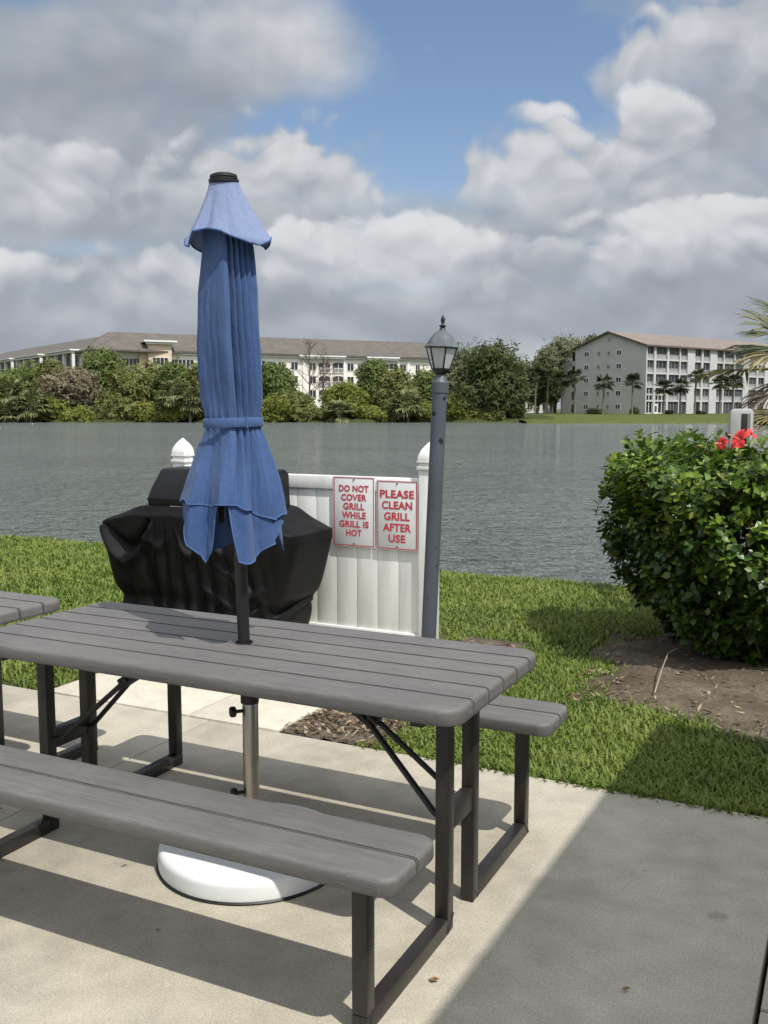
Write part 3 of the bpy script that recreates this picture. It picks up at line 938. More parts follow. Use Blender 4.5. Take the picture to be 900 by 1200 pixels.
def build_sign(label, tl, br, lines, z_first, pitch, cap):
    y = FY - .0395
    a = on_y(*tl, y); c = on_y(*br, y); x0, x1, z1, z0 = a.x, c.x, a.z, c.z
    cx = (x0 + x1) / 2
    t = thing('grill_sign', label, 'sign', (cx, y, z0))
    inv = Matrix.Translation((-cx, -y, -z0))
    def fin(mb, name, m, **k):
        o = mb.build(name, m, None, **k); o.parent = t; o.matrix_parent_inverse = inv; return o
    b = MB(); b.box((x0, y - .0015, z0), (x1, y + .0018, z1)); fin(b, 'panel', M['sign'], bevel=.0008)
    # thin red line inset from the edge
    e = MB(); yy = y - .0032; i0, i1 = .006, .0115
    for (p, q, r, s) in ((x0 + i0, x1 - i0, z1 - i1, z1 - i0), (x0 + i0, x1 - i0, z0 + i0, z0 + i1), (x0 + i0, x0 + i1, z0 + i1, z1 - i1), (x1 - i1, x1 - i0, z0 + i1, z1 - i1)):
        e.add([(p, yy, r), (q, yy, r), (q, yy, s), (p, yy, s)], [(0, 1, 2, 3)])
    fin(e, 'border', M['red'])
    w = MB()
    for k, (s, wd) in enumerate(lines):
        vs, fs = text_mesh(s, wd, cap, cx, z1 - z_first - k * pitch, y - .0034); w.add(vs, fs)
    fin(w, 'lettering', M['red'])
    for z in (z1 - .022, z0 + .020):
        s = MB(); s.path([(cx, y - .001, z), (cx, y - .006, z)], [.0062, .0045], 10); fin(s, 'screw', M['rust'], smooth=30)


build_sign('white metal sign with red letters saying DO NOT COVER GRILL WHILE GRILL IS HOT', (390.5, 557.5), (439.5, 642.5),
           [('DO NOT', .222), ('COVER', .190), ('GRILL', .160), ('WHILE', .180), ('GRILL IS', .222), ('HOT', .115)], .080, .0590, .045)
build_sign('white metal sign with red letters saying PLEASE CLEAN GRILL AFTER USE', (441.5, 562), (489.5, 646.5),
           [('PLEASE', .245), ('CLEAN', .218), ('GRILL', .185), ('AFTER', .203), ('USE', .122)], .090, .0725, .053)

# ------------------------------------------------------------------ covered grill
def build_grill():
    x0, x1, y0, y1 = -2.80, -1.275, 2.35, 2.96
    cx, cy = (x0 + x1) / 2, (y0 + y1) / 2
    t = thing('covered_grill', 'barbecue grill under a rumpled black cover in front of the white fence', 'grill', (cx, cy, 0))
    N = 520; a = np.linspace(0, 2 * np.pi, N, endpoint=False); a = a + .30 * np.sin(2 * a)       # more columns along the long faces
    def ring(hx, hy, e=9.0):
        c, s = np.cos(a), np.sin(a)
        r = (np.abs(c) ** e + np.abs(s) ** e) ** (-1 / e)
        return c * r * hx, s * r * hy
    prof = []                              # z, half length, half depth, fold strength
    for z in np.linspace(.07, .80, 70):
        f = (z - .07) / .73
        hx = .60 + .165 * min(1, f / .82) ** .9; hy = .285 + .015 * f
        pinch = math.exp(-((z - .25) / .055) ** 2) * .022
        prof.append((z, hx - pinch, hy - pinch, (1 - f) ** .25 * (1.0 if f < .97 else .5)))
    for z, s, d, k in ((.806, .985, .985, .3), (.812, .965, .96, .2), (.818, .92, .93, .12), (.83, .82, .88, .1), (.845, .72, .84, .1), (.858, .67, .82, .08), (.862, .5, .7, 0), (.862, .2, .3, 0)):
        prof.append((z, .765 * s, .30 * d, k))
    rows = []
    x_n, y_n = ring(1, 1)
    ux = np.cos(a) ; uy = np.sin(a)
    for z, hx, hy, k in prof:
        X, Y = ring(hx, hy)
        s = X / .72                                   # -1..1 along the front
        front = np.clip(-uy * 1.6, 0, 1)
        f = (z - .07) / .73
        w = np.zeros(N)
        # hanging pleats under the shelf edge, wandering sideways as they fall
        fall = min(1, max(0, (1 - f) * 1.5 + .05))
        for c0, wd, am, slope in ((-.80, .05, .05, .10), (-.52, .035, .055, .05), (-.40, .03, .05, -.05), (-.27, .035, .06, -.03), (-.13, .03, .05, .04), (.00, .04, .06, .10), (.14, .035, .05, .16), (.30, .045, .055, .24), (.47, .04, .05, .30), (.66, .04, .04, .22), (.82, .04, .03, .1)):
            q = np.abs((s - c0 - slope * (1 - f)) / (wd * (1 + .8 * (1 - f))))
            w -= am * np.exp(-q ** 1.3) * fall
        # cloth sagging in scallops from the lid front, and a big roll over the left shoulder
        for s0, hw, f0, dp, am in ((-.34, .17, .93, .20, .03), (.02, .18, .93, .26, .03), (.38, .19, .92, .22, .03)):
            e = (s - s0) / hw; sag = f0 - dp * (1 - e * e)
            w += am * np.exp(-((f - sag) / .045) ** 2) * (np.abs(e) < 1) * (1 - e ** 4)
        sag = .90 - .33 * (1 - ((s + .70) / .30) ** 2)
        w += .06 * np.exp(-((f - sag) / .05) ** 2) * (np.abs(s + .70) < .30)
        w -= .055 * np.exp(-((f - sag - .13) / .06) ** 2) * (np.abs(s + .68) < .26)
        for s0, f0, sl, am in ((.62, .34, .55, .04), (.66, .22, .5, .035), (.52, .46, -.6, .03), (.30, .30, -.5, .03)):
            q = (f - (f0 + sl * (s - s0))) / .035
            w += am * np.exp(-np.abs(q) ** 1.4) * np.exp(-((s - s0) / .17) ** 2)
        w += .010 * (vnoise(s * 9 + uy * 2, np.full(N, z * 9), 5) - .5)
        sidef = .35 + .65 * front
        disp = np.clip(w * 1.25, -.11, .08) * k * sidef
        zz = np.full(N, z)
        if f > .9: zz = zz - .060 * np.clip((np.abs(X) / .725 - .60) / .40, 0, 1) ** 1.3
        if f > .9: zz = zz + .018 * (vnoise(s * 4 + 3, uy * 3 + 7, 6) - .5) - .022 * np.clip((s + .2), 0, 1) * (f < 1.06)
        rows.append(np.stack([X + disp * ux * .6, Y + disp * uy - disp * 0, zz], -1))
    cv = grid_obj('cover', np.array(rows), M['cover'], t, closed_u=True)
    m = cv.modifiers.new('sub', 'SUBSURF'); m.levels = 1; m.render_levels = 1
    # lid: slanted front, flat top; ends closed
    lx0, lx1 = -2.42 - cx, -1.585 - cx
    pr = [(-.215, .845), (-.225, .905), (-.190, .965), (-.085, 1.083), (-.060, 1.094), (.15, 1.100), (.20, 1.07), (.215, .845)]
    lid = MB(); n = len(pr)
    vs = [(lx0, y, z) for y, z in pr] + [(lx1, y, z) for y, z in pr]
    lid.add(vs, [tuple(range(n)), tuple(range(n, 2 * n))[::-1]] + [(i, n + i, n + (i + 1) % n, (i + 1) % n) for i in range(n)])
    lo = lid.build('lid_cover', M['lid'], t, bevel=.012, seg=3)
    sm = MB(); sm.path([(lx0 - .001, -.228, .905), (lx1 + .001, -.228, .905)], .003, 6); sm.build('seam', M['cover'], lo)
    hd = MB(); hd.path([(lx0 + .2, -.232, .862), (lx0 + .42, -.236, .858)], .007, 8); hd.build('handle', M['steel'], t, smooth=40)
    pp = MB(); pp.path([(lx1 + .012, -.20, .868), (lx1 + .030, -.12, .878), (lx1 + .034, -.07, .880)], .004, 6); pp.build('piping', M['white_plastic'], t, smooth=40)
    # strap pinching the right end
    st = MB(); hx, hy = .626, .285
    pts = []
    for q in np.linspace(-.75, .55, 24):
        c, s = math.cos(q), math.sin(q); r = (abs(c) ** 9 + abs(s) ** 9) ** (-1 / 9)
        pts.append((c * r * hx, s * r * hy, .235 + .06 * math.sin(q)))
    rowsS = [[(x * (1 + d), y * (1 + d), z + e) for x, y, z in pts] for d, e in ((.0, -.022), (.02, -.020), (.024, .02), (.0, .022))]
    grid_obj('strap', np.array(rowsS), M['cover'], t)
    # cart legs and wheels below the cover
    for sx in (-1, 1):
        for sy in (-1, 1):
            lg = MB(); x, y = sx * .50, sy * .21
            lg.box((x - .018, y - .018, .06), (x + .018, y + .018, .2)); lg.build('cart_leg', M['black_metal'], t, bevel=.002)
            wh = MB(); wh.path([(x - .014, y, .032), (x + .014, y, .032)], .0275, 16); wh.build('caster', M['black_plastic'], t, smooth=40)
build_grill()

# ------------------------------------------------------------------ lamp post
def build_lamp():
    D = 5.3
    p0 = at(502.5, 742, D); p1 = at(515.8, 447, D)
    ax = (p1 - p0).normalized(); base = p0 - ax * ((p0.z + .05) / ax.z)
    s = RGT - ax * RGT.dot(ax); s.normalize(); nr = s.cross(ax).normalized()
    t = thing('lamp_post', 'slate grey garden lamp post leaning slightly beside the white fence', 'lamp post', (base.x, base.y, 0))
    A = Matrix((s, nr, ax)).transposed().to_4x4()
    off = base - Vector((base.x, base.y, 0))
    Mx = Matrix.Translation(off) @ A
    hp = lambda py: (at(510, py, D) - base).dot(ax)
    r = .0415
    b = MB(); b.lathe([(r, 0), (r, hp(459))], 32, Mx); po = b.build('pole', M['lamp'], t, smooth=40)
    b = MB(); b.lathe([(r, hp(460.5)), (r + .004, hp(460)), (r + .004, hp(448)), (r, hp(447)), (r - .006, hp(445)), (.028, hp(440)), (.022, hp(438))], 32, Mx); b.build('collar', M['lamp'], t, smooth=30)
    for py, a, sz in ((484, 2.25, .016), (466, .85, .013), (517, 1.05, .015), (662, 1.0, .006), (640, 1.3, .004), (700, 2.0, .005), (590, 1.7, .004)):
        sc = MB(); h = hp(py); g = random.Random(py); pts = []
        for k in range(9):
            q = k / 9 * 6.283; rr = sz * g.uniform(.5, 1.4); aa = a + rr * math.cos(q) / r; pts.append(Mx @ Vector(((r + .0008) * math.cos(aa), (r + .0008) * math.sin(aa), h + rr * math.sin(q))))
        cc = Mx @ Vector(((r + .0012) * math.cos(a), (r + .0012) * math.sin(a), h))
        sc.add(pts + [cc], [(k, (k + 1) % 9, 9) for k in range(9)]); sc.build('scuff', M['scuff'], po)
    # lantern, six sided
    n = 6
    rot = Matrix.Rotation(R(18), 4, 'Z')
    Lx = Mx @ rot
    lan = MB(); zb, zt = hp(432), hp(407)
    rb, rt = .050, .086
    lan.lathe([(.022, hp(439)), (.040, hp(437)), (.050, hp(434)), (.053, zb), (.030, zb + .002)], n, Lx)
    for k in range(n):
        a = k * 2 * math.pi / n
        lan.beam(Lx @ Vector((rb * math.cos(a), rb * math.sin(a), zb - .003)), Lx @ Vector((rt * math.cos(a), rt * math.sin(a), zt)), .007, .007)
    for k in range(n):
        a = k * 2 * math.pi / n; c = (k + 1) * 2 * math.pi / n
        for rr, z in ((rb, zb), (rt, zt - .003)):
            lan.beam(Lx @ Vector((rr * math.cos(a), rr * math.sin(a), z)), Lx @ Vector((rr * math.cos(c), rr * math.sin(c), z)), .006, .006)
    lo = lan.build('lantern', M['lamp_dark'], t)
    gm = NT('frosted_pane'); gm.color((.62, .65, .66)).set(rough=.25, trans=.35, ior=1.2)
    for k in range(n):
        a = k * 2 * math.pi / n + .03; c = (k + 1) * 2 * math.pi / n - .03; gp = MB(); q = .985
        gp.add([Lx @ Vector((rb * q * math.cos(a), rb * q * math.sin(a), zb)), Lx @ Vector((rb * q * math.cos(c), rb * q * math.sin(c), zb)), Lx @ Vector((rt * q * math.cos(c), rt * q * math.sin(c), zt)), Lx @ Vector((rt * q * math.cos(a), rt * q * math.sin(a), zt))], [(0, 1, 2, 3)])
        gp.build('pane', gm.mat, lo)
    bl = MB(); bl.lathe([(.012, zb + .003), (.012, zb + .035), (.020, zb + .05), (.024, zb + .072), (.016, zb + .092), (.003, zb + .098)], 14, Mx); bl.build('bulb', M['white_plastic'], lo, smooth=60)
    rf = MB(); rf.lathe([(.090, zt - .002), (.101, zt), (.100, zt + .006), (.090, zt + .012), (.080, zt + .030), (.066, zt + .052), (.046, zt + .074), (.026, zt + .090), (.018, zt + .095)], n, Lx)
    rf.build('lantern_roof', M['lamp_roof'], t, bevel=.002)
    fi = MB(); fi.lathe([(.018, zt + .094), (.015, zt + .102), (.010, zt + .106), (.018, zt + .112), (.019, zt + .117), (.010, zt + .122), (.007, zt + .128), (.011, zt + .140), (.012, zt + .150), (.008, zt + .164), (.002, zt + .175)], 16, Mx)
    fi.build('finial', M['lamp_dark'], t, smooth=50)
build_lamp()

# ------------------------------------------------------------------ leaf helpers
LEAF = np.array([[0, 0, 0], [-.28, .22, .06], [.28, .22, .06], [0, .25, 0], [-.34, .55, .03], [.34, .55, .03], [0, .58, -.03], [0, 1, -.12]])
LEAF_T = np.array([[0, 3, 1], [0, 2, 3], [1, 3, 6], [1, 6, 4], [3, 2, 5], [3, 5, 6], [4, 6, 7], [6, 5, 7]])


def leaves(pos, tip, nrm, size):
    """pos,tip,nrm (n,3) unit-ish, size (n,) -> V,T"""
    tip = tip / np.linalg.norm(tip, axis=1, keepdims=True)
    sd = np.cross(tip, nrm); sd /= np.linalg.norm(sd, axis=1, keepdims=True) + 1e-9
    up = np.cross(sd, tip)
    V = pos[:, None] + size[:, None, None] * (LEAF[None, :, 0:1] * sd[:, None] + LEAF[None, :, 1:2] * tip[:, None] + LEAF[None, :, 2:3] * up[:, None])
    n = len(pos); T = (np.arange(n)[:, None, None] * 8 + LEAF_T[None]).reshape(-1, 3)
    return V.reshape(-1, 3), T


def unit(a): return a / (np.linalg.norm(a, axis=-1, keepdims=True) + 1e-9)


def build_hibiscus():
    c0 = ld(2.42, 6.15, 0); g = np.random.default_rng(5)
    t = thing('hibiscus_shrub', 'big leafy hibiscus shrub with red flowers growing from bare dirt at the right', 'shrub', (c0.x, c0.y, 0))
    rx = np.array(RGT); fy = np.array(FWD)
    def halfw(z):
        return np.interp(z, [-.1, .05, .27, .52, .82, 1.03, 1.15, 1.24], [.36, .50, .70, .80, .86, .88, .86, .55])
    def surf(n, f0=.86, f1=1.04, zpow=1.0):
        z = .02 + 1.14 * g.uniform(0, 1, n) ** zpow; th = g.uniform(0, 2 * np.pi, n)
        top = g.uniform(0, 1, n) < .36
        w = halfw(z) * (1 + .10 * np.sin(3 * th + 1) * 1 + .07 * np.sin(7 * th + z * 5)) * g.uniform(f0, f1, n)
        rr = np.where(top, w * 0 + np.sqrt(g.uniform(0, 1, n)) * .86, w)
        z = np.where(top, 1.08 + .10 * np.sin(rr * 5 + th * 2) + g.uniform(-.14, .06, n) + .10 * g.uniform(0, 1, n) ** 4 - .06 * np.clip(rr - .65, 0, 1), z)
        e = 3.4; cc, ss = np.cos(th), np.sin(th); k = (np.abs(cc) ** e + np.abs(ss) ** e) ** (-1 / e)
        p = rx[None] * (rr * cc * k)[:, None] + fy[None] * (rr * ss * k * .92)[:, None]; p[:, 2] = z
        nr = rx[None] * cc[:, None] + fy[None] * ss[:, None]; nr[:, 2] = np.where(top, 1.6, -.25 + .9 * z)
        return p, unit(nr)
    V = []; T = []; k = 0; SV = MB(); V2 = []; T2 = []; k2 = 0
    # shoots with alternate leaves
    n = 2900; p, nr = surf(n)
    for i in range(n):
        d = unit(nr[i] * .8 + g.normal(0, .45, 3) + np.array([0, 0, .55])); L = g.uniform(.10, .24); m = g.integers(7, 13)
        q = p[i] - d * L * .65
        if i % 3 == 0: SV.path([Vector(q), Vector(q + d * L)], [.0035, .0018], 4, cap=False)
        s = np.linspace(.05, 1, m); az = np.arange(m) * 2.4 + g.uniform(0, 6)
        a = unit(np.cross(d, np.array([.3, .2, .9]))); b = np.cross(d, a)
        rad = a[None] * np.cos(az)[:, None] + b[None] * np.sin(az)[:, None]
        pos = q[None] + d[None] * (s * L)[:, None]
        tip = rad * 1.0 + d[None] * g.uniform(.2, .9, (m, 1)) + np.array([0, 0, -.25])[None] + g.normal(0, .15, (m, 3))
        nm = d[None] * .9 + np.array([0, 0, .5])[None] - rad * .25 + g.normal(0, .25, (m, 3))
        size = g.uniform(.046, .080, m) * np.interp(s, [0, .8, 1], [1.1, .9, .55])
        v, f = leaves(pos, tip, nm, size)
        if p[i][2] > .90 + g.uniform(-.32, .20): V2.append(v); T2.append(f + k2); k2 += len(v)          # upper shoots: sunlight put into the leaf colour
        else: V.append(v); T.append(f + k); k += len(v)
    # sparser inner leaves
    n = 4600; p, nr = surf(n, .40, .88, .7); v, f = leaves(p, unit(nr + g.normal(0, .6, (n, 3))), unit(g.normal(0, 1, (n, 3)) + [0, 0, 1]), g.uniform(.04, .075, n)); V.append(v); T.append(f + k); k += len(v)
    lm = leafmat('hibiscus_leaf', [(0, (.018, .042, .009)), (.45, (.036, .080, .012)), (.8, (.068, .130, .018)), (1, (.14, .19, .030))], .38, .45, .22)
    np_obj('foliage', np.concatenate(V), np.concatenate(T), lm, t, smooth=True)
    lit_m = leafmat('hibiscus_lit_leaf', [(0, (.045, .095, .010)), (.45, (.095, .170, .016)), (.8, (.165, .245, .026)), (.97, (.24, .31, .045)), (1, (.42, .36, .06))], .36, .45, .25)  # brighter copy of the leaf colours, sun on the top painted in
    np_obj('lit_foliage', np.concatenate(V2), np.concatenate(T2), lit_m, t, smooth=True)
    for i in range(42):
        an = g.uniform(0, 6.28); b0 = rx * math.cos(an) * g.uniform(.05, .45) + fy * math.sin(an) * g.uniform(.05, .4)
        p, nr = surf(1, .7, .92); e = p[0]
        mid = b0 * .5 + e * .5 + g.normal(0, .05, 3); mid[2] = e[2] * .45
        b0[2] = -.1
        SV.path([Vector(b0), Vector(b0 * .7 + mid * .3 + np.array([0, 0, .05])), Vector(mid), Vector(e)], [.014, .011, .008, .004], 6)
    SV.build('branches', M['stem'], t, smooth=60)
    # flowers: five ruffled petals and a long stamen
    pm = plain('hibiscus_petal', (.62, .030, .030), .5, .25, 30); ym = plain('hibiscus_stamen', (.80, .30, .20), .6, .2, 60)
    for px, py, D, dirv, sc in ((868, 516, 5.15, -RGT * .9 - FWD * .25 + Vector((0, 0, .55)), .062), (847, 520, 5.25, -RGT * .8 - FWD * .45 + Vector((0, 0, .2)), .036), (880, 509, 5.2, RGT * .6 - FWD * .3 + Vector((0, 0, .6)), .040)):
        c = at(px, py, D) - Vector((c0.x, c0.y, 0)); d = Vector(dirv).normalized(); a = d.orthogonal().normalized(); b = d.cross(a)
        fl = MB()
        for i in range(5):
            q = i * 1.2566 + .3; r = a * math.cos(q) + b * math.sin(q); s = d.cross(r)
            rows = []
            for f, w, h in ((0, .08, 0), (.35, .30, .25), (.7, .46, .30), (.95, .36, .18), (1.08, .12, .05)):
                rows.append([c + (r * f + s * w * e + d * (h + .06 * math.sin(e * 5 + i))) * sc for e in (-1, -.5, 0, .5, 1)])
            vs = [x for rw in rows for x in rw]
            fl.add(vs, [(j * 5 + m, j * 5 + m + 1, j * 5 + m + 6, j * 5 + m + 5) for j in range(4) for m in range(4)])
        fo = fl.build('flower', pm, t, smooth=180)
        sm = MB(); sm.path([c, c + (d * .9 + a * .15) * sc, c + (d * 1.5 + a * .35) * sc], [.003, .0025, .004], 6); sm.build('stamen', ym, fo, smooth=60)
build_hibiscus()


# ------------------------------------------------------------------ palms
def fan_frond(mb, hub, d, up, size, spread, n, droop, g, w=.030, split=.0):
    """fan of folded blades round a hub"""
    d = Vector(d).normalized(); s = d.cross(Vector(up)).normalized(); u = s.cross(d).normalized()
    for i in range(n):
        f = i / (n - 1) * 2 - 1; a = f * spread
        r = d * math.cos(a) + s * math.sin(a); L = size * (1 - .25 * abs(f)) * g.uniform(.85, 1.1)
        ww = w * size * g.uniform(.8, 1.2); sd = r.cross(u).normalized() * ww
        dz = Vector((0, 0, -droop * size * g.uniform(.6, 1.4)))
        p = [hub, hub + r * L * .45 + u * .02 * size + dz * .12, hub + r * L * .8 + dz * .45, hub + r * L + dz]
        vs = [p[0] - sd * .25, p[0] + sd * .25, p[1] - sd, p[1] + sd, p[1] - u * ww * .5, p[2] - sd * .7, p[2] + sd * .7, p[2] - u * ww * .4, p[3]]
        mb.add(vs, [(0, 4, 2), (0, 1, 4), (1, 3, 4), (2, 4, 7, 5), (4, 3, 6, 7), (5, 7, 8), (7, 6, 8)])


def build_near_palm():
    g = random.Random(3); D = 7.6
    cr = at(962, 432, D)
    t = thing('fan_palm', 'fan palm with drooping yellow and brown fronds reaching in at the right edge', 'palm tree', (cr.x, cr.y, 0))
    o = Vector((cr.x, cr.y, 0)); C = cr - o
    tr = MB(); pts = [Vector((0, 0, -.2)) + Vector((.05 * math.sin(z * 1.3), .03 * math.cos(z), z)) for z in np.linspace(0, C.z + .1, 12)]
    tr.path(pts, [.17 + .012 * (i % 2) - .003 * i for i in range(12)], 16); tr.build('trunk', M['palm_bark'], t, smooth=40)
    gm = leafmat('fan_green', [(0, (.022, .036, .012)), (.6, (.055, .075, .022)), (1, (.17, .155, .06))], .5, .4, .15)
    ym = leafmat('fan_yellow', [(0, (.03, .03, .013)), (.5, (.12, .095, .030)), (1, (.34, .28, .13))], .6, .3, .15)
    bm_ = leafmat('fan_brown', [(0, (.025, .019, .013)), (.7, (.07, .052, .036)), (1, (.32, .28, .23))], .7, .2, .1)
    up = Vector((0, 0, 1))
    vis = [((908, 392, D - .3), (-1, .25, .10), .30, .5, 15, .08, gm), ((908, 414, D - .5), (-1, -.1, -.12), .34, .7, 18, .26, ym), ((912, 408, D - .2), (-.95, .2, .0), .42, .6, 14, .28, gm),
           ((904, 462, D), (-.9, .1, -.22), .34, .8, 17, .40, bm_), ((922, 450, D + .2), (-1, .1, -.1), .38, .7, 16, .46, bm_), ((908, 480, D - .3), (-1, .0, -.15), .30, .7, 16, .30, ym), ((915, 490, D - .4), (-1, -.2, .22), .38, .6, 15, .18, ym), ((925, 500, D - .5), (-1, -.1, .1), .42, .6, 14, .2, gm),
           ((925, 372, D), (-.8, .2, .5), .40, .6, 14, .12, gm)]
    for (px, py, dd), dr, sz, sp, n, dp, mt in vis:
        hub = at(px, py, dd) - o; d = RGT * -dr[0] * -1 + FWD * dr[1] + up * dr[2]
        f = MB(); f.path([C, (C + hub) / 2 + up * .05, hub], [.018, .013, .009], 6); fan_frond(f, hub, d, up + FWD * -.4, sz, sp, n + 4, dp, g, .024); f.build('frond', mt, t)
    for k in range(16):
        a = R(-75 + k * 14 + g.uniform(-5, 5)); d = RGT * math.cos(a) + FWD * math.sin(a) + up * g.uniform(-.3, .9); d.normalize()
        hub = C + d * g.uniform(.45, .65)
        f = MB(); f.path([C, hub], [.018, .010], 6); fan_frond(f, hub, d, up, .5, 1.2, 18, .2, g); f.build('frond', gm if k % 3 else ym, t)
build_near_palm()


def build_box():
    D = 7.0; a = at(856, 479, D); b = at(882, 479, D); w = (b - a).length; c = (a + b) / 2
    t = thing('dispenser_post', 'pale grey rounded panel with a dark slot standing behind the hibiscus shrub', 'dispenser', (c.x, c.y, 0), YAW - .15)
    pl = MB(); z1 = c.z; pts = []
    for (x, z, a0) in ((w / 2 - .03, z1 - .03, 0), (-w / 2 + .04, z1 - .04, 90)):
        for k in range(6):
            q = R(a0 + k * 18); r = .03 if a0 == 0 else .04; pts.append((x + r * math.cos(q), z + r * math.sin(q)))
    pts += [(-w / 2, z1 - .42), (w / 2, z1 - .42)]
    n = len(pts); vs = [(x, -.03, z) for x, z in pts] + [(x, .03, z) for x, z in pts]
    pl.add(vs, [tuple(range(n)), tuple(range(n, 2 * n))[::-1]] + [(i, n + i, n + (i + 1) % n, (i + 1) % n) for i in range(n)])
    pl.build('panel', plain('grey_plastic', (.42, .42, .40), .5, .08), t, bevel=.006)
    s = MB(); s.box((-.004, -.0335, z1 - .34), (.040, -.0305, z1 - .035)); s.build('slot', M['black_plastic'], t, bevel=.001)
    s = MB(); s.box((.050, -.036, z1 - .36), (.058, -.0305, z1 - .03)); s.build('trim', plain('trim_grey', (.25, .25, .24), .5), t)
    p = MB(); p.box((-.025, -.02, -.2), (.025, .02, z1 - .43)); p.build('post', M['frame'], t, bevel=.003)
build_box()


# ------------------------------------------------------------------ far trees
def crown_mesh(blobs, n, leaf, seed, flat=.55):
    """leaf clumps through the volume of several ellipsoids (cx,cy,cz,rx,ry,rz)"""
    g = np.random.default_rng(seed); B = np.array(blobs, float)
    vol = B[:, 3] * B[:, 4] * B[:, 5]; k = g.choice(len(B), n, p=vol ** .7 / (vol ** .7).sum())
    d = unit(g.normal(0, 1, (n, 3))); r = g.uniform(.45, 1.08, n) ** .6
    lump = 1 + .22 * np.sin(d[:, 0] * 7 + k) * np.sin(d[:, 2] * 6 + k * 2) + .14 * np.sin(d[:, 1] * 13 + k)
    P = B[k, :3] + d * B[k, 3:] * (r * lump)[:, None]
    nr = unit(d + g.normal(0, .7, (n, 3)) + [0, 0, .5]); a = unit(np.cross(nr, g.normal(0, 1, (n, 3)))); b = np.cross(nr, a)
    sz = leaf * g.uniform(.5, 1.4, n)[:, None]
    # each clump: three small leaf shapes fanning out
    V = []; T = []; m = 0
    for q in range(3):
        an = q * 2.1 + g.uniform(-.5, .5, n); c, s = np.cos(an)[:, None], np.sin(an)[:, None]
        t = a * c + b * s; w = -a * s + b * c
        V.append(np.stack([P, P + (t * .55 + w * .28) * sz, P + t * 1.1 * sz + nr * sz * g.uniform(-.4, .3, (n, 1)), P + (t * .55 - w * .28) * sz], 1))
    V = np.stack(V, 1).reshape(-1, 3)
    i = np.arange(n * 3)[:, None] * 4
    return V, np.concatenate([i + [0, 1, 2], i + [0, 2, 3]], 0)


def lump_tree(name, label, cat, L, D, z0, w, h, seed, mat, group, n=1500, leaf=.42, base=.05, trunk=True, nb=9, ry=.8):
    g = random.Random(seed); p = ld(L, D, z0)
    t = thing(name, label, cat, p, YAW, group)
    bl = []
    for k in range(nb):
        f = g.uniform(0, 1); zc = h * (base + (1 - base) * (.18 + .64 * f)); wr = w / 2 * math.sqrt(max(.12, 1 - (2 * f - .75) ** 2 * .55))
        q = g.uniform(-1, 1); r = g.uniform(.20, .36) * min(w, h * 1.2)
        bl.append((q * max(.05, wr - r * .8), g.uniform(-1, 1) * max(.05, wr * ry - r * .8), min(zc, h - r * .75), r, r * .95, r * g.uniform(.65, .9)))
    bl.append((0, 0, h * (base + .5 * (1 - base)), w * .36, w * .32, h * (1 - base) * .42))
    V, T = crown_mesh(bl, n, leaf, seed)
    np_obj('crown', V, T, mat, t)
    if trunk:
        tm = MB(); tm.path([(0, 0, -.6), (.05 * w, 0, h * .3), (-.02 * w, 0, h * .6)], [.035 * h, .025 * h, .008 * h], 8)
        for b in bl[:5]: tm.path([(.05 * w * .9, 0, h * .28), ((b[0]) * .5, b[1] * .5, (h * .3 + b[2]) / 2), b[:3]], [.014 * h, .010 * h, .004 * h], 6)
        tm.build('trunk', M['bark'], t, smooth=60)
    return t


def palmetto(label, L, D, z0, h, seed, group, mat, n=26, R0=1.05):
    g = random.Random(seed); p = ld(L, D, z0)
    t = thing('cabbage_palm', label, 'palm tree', p, 0, group)
    C = Vector((g.uniform(-.2, .2), g.uniform(-.2, .2), h - R0 * 1.25))
    tr = MB(); tr.path([(0, 0, -.5), (C.x * .4, C.y * .4, h * .35), C], [.22, .18, .16], 8); tr.build('trunk', M['palm_bark'], t, smooth=60)
    fr = MB()
    for k in range(n):
        a = g.uniform(0, 6.283); e = g.uniform(-.65, 1.25); d = Vector((math.cos(a) * math.cos(e), math.sin(a) * math.cos(e), math.sin(e)))
        hub = C + d * g.uniform(.55, .85) * R0
        fr.path([C, hub], [.03, .02], 4, cap=False)
        fan_frond(fr, hub, d, (0, 0, 1) if abs(d.z) < .9 else (1, 0, 0), g.uniform(.75, 1.05) * R0, 1.35, 11, .25, g, .075)
    fr.build('fronds', mat, t)
    return t


GA = 'trees along the far left shore'
lm = lambda nm, a, b, c, ns=.35: leafmat(nm, [(0, tuple(x * 1.4 + .010 for x in a)), (.5, tuple(x * 1.35 for x in b)), (1, tuple(x * 1.2 for x in c))], .7, .2, .34, ns)  # far leaves lifted and flattened: haze put into the leaf colour
M['t_olive'] = lm('olive_leaf', (.070, .076, .024), (.135, .140, .044), (.21, .21, .080))
M['t_yellow'] = lm('yellow_green_leaf', (.080, .092, .018), (.150, .165, .034), (.23, .24, .066))
M['t_green'] = lm('mid_green_leaf', (.048, .070, .020), (.098, .132, .036), (.165, .20, .064))
M['t_dark'] = lm('dark_green_leaf', (.026, .038, .014), (.058, .076, .026), (.105, .120, .046))
M['t_brown'] = lm('brown_twig_leaf', (.090, .078, .046), (.155, .135, .082), (.23, .20, .13))
M['t_grey'] = lm('grey_green_leaf', (.065, .075, .036), (.12, .13, .068), (.19, .195, .11))
M['fan_far'] = leafmat('far_fan_leaf', [(0, (.085, .100, .035)), (.6, (.165, .180, .070)), (1, (.28, .29, .14))], .6, .3, .2)
M['fan_dark'] = leafmat('dark_fan_leaf', [(0, (.020, .028, .012)), (.6, (.048, .060, .026)), (1, (.10, .11, .055))], .6, .3, .2)


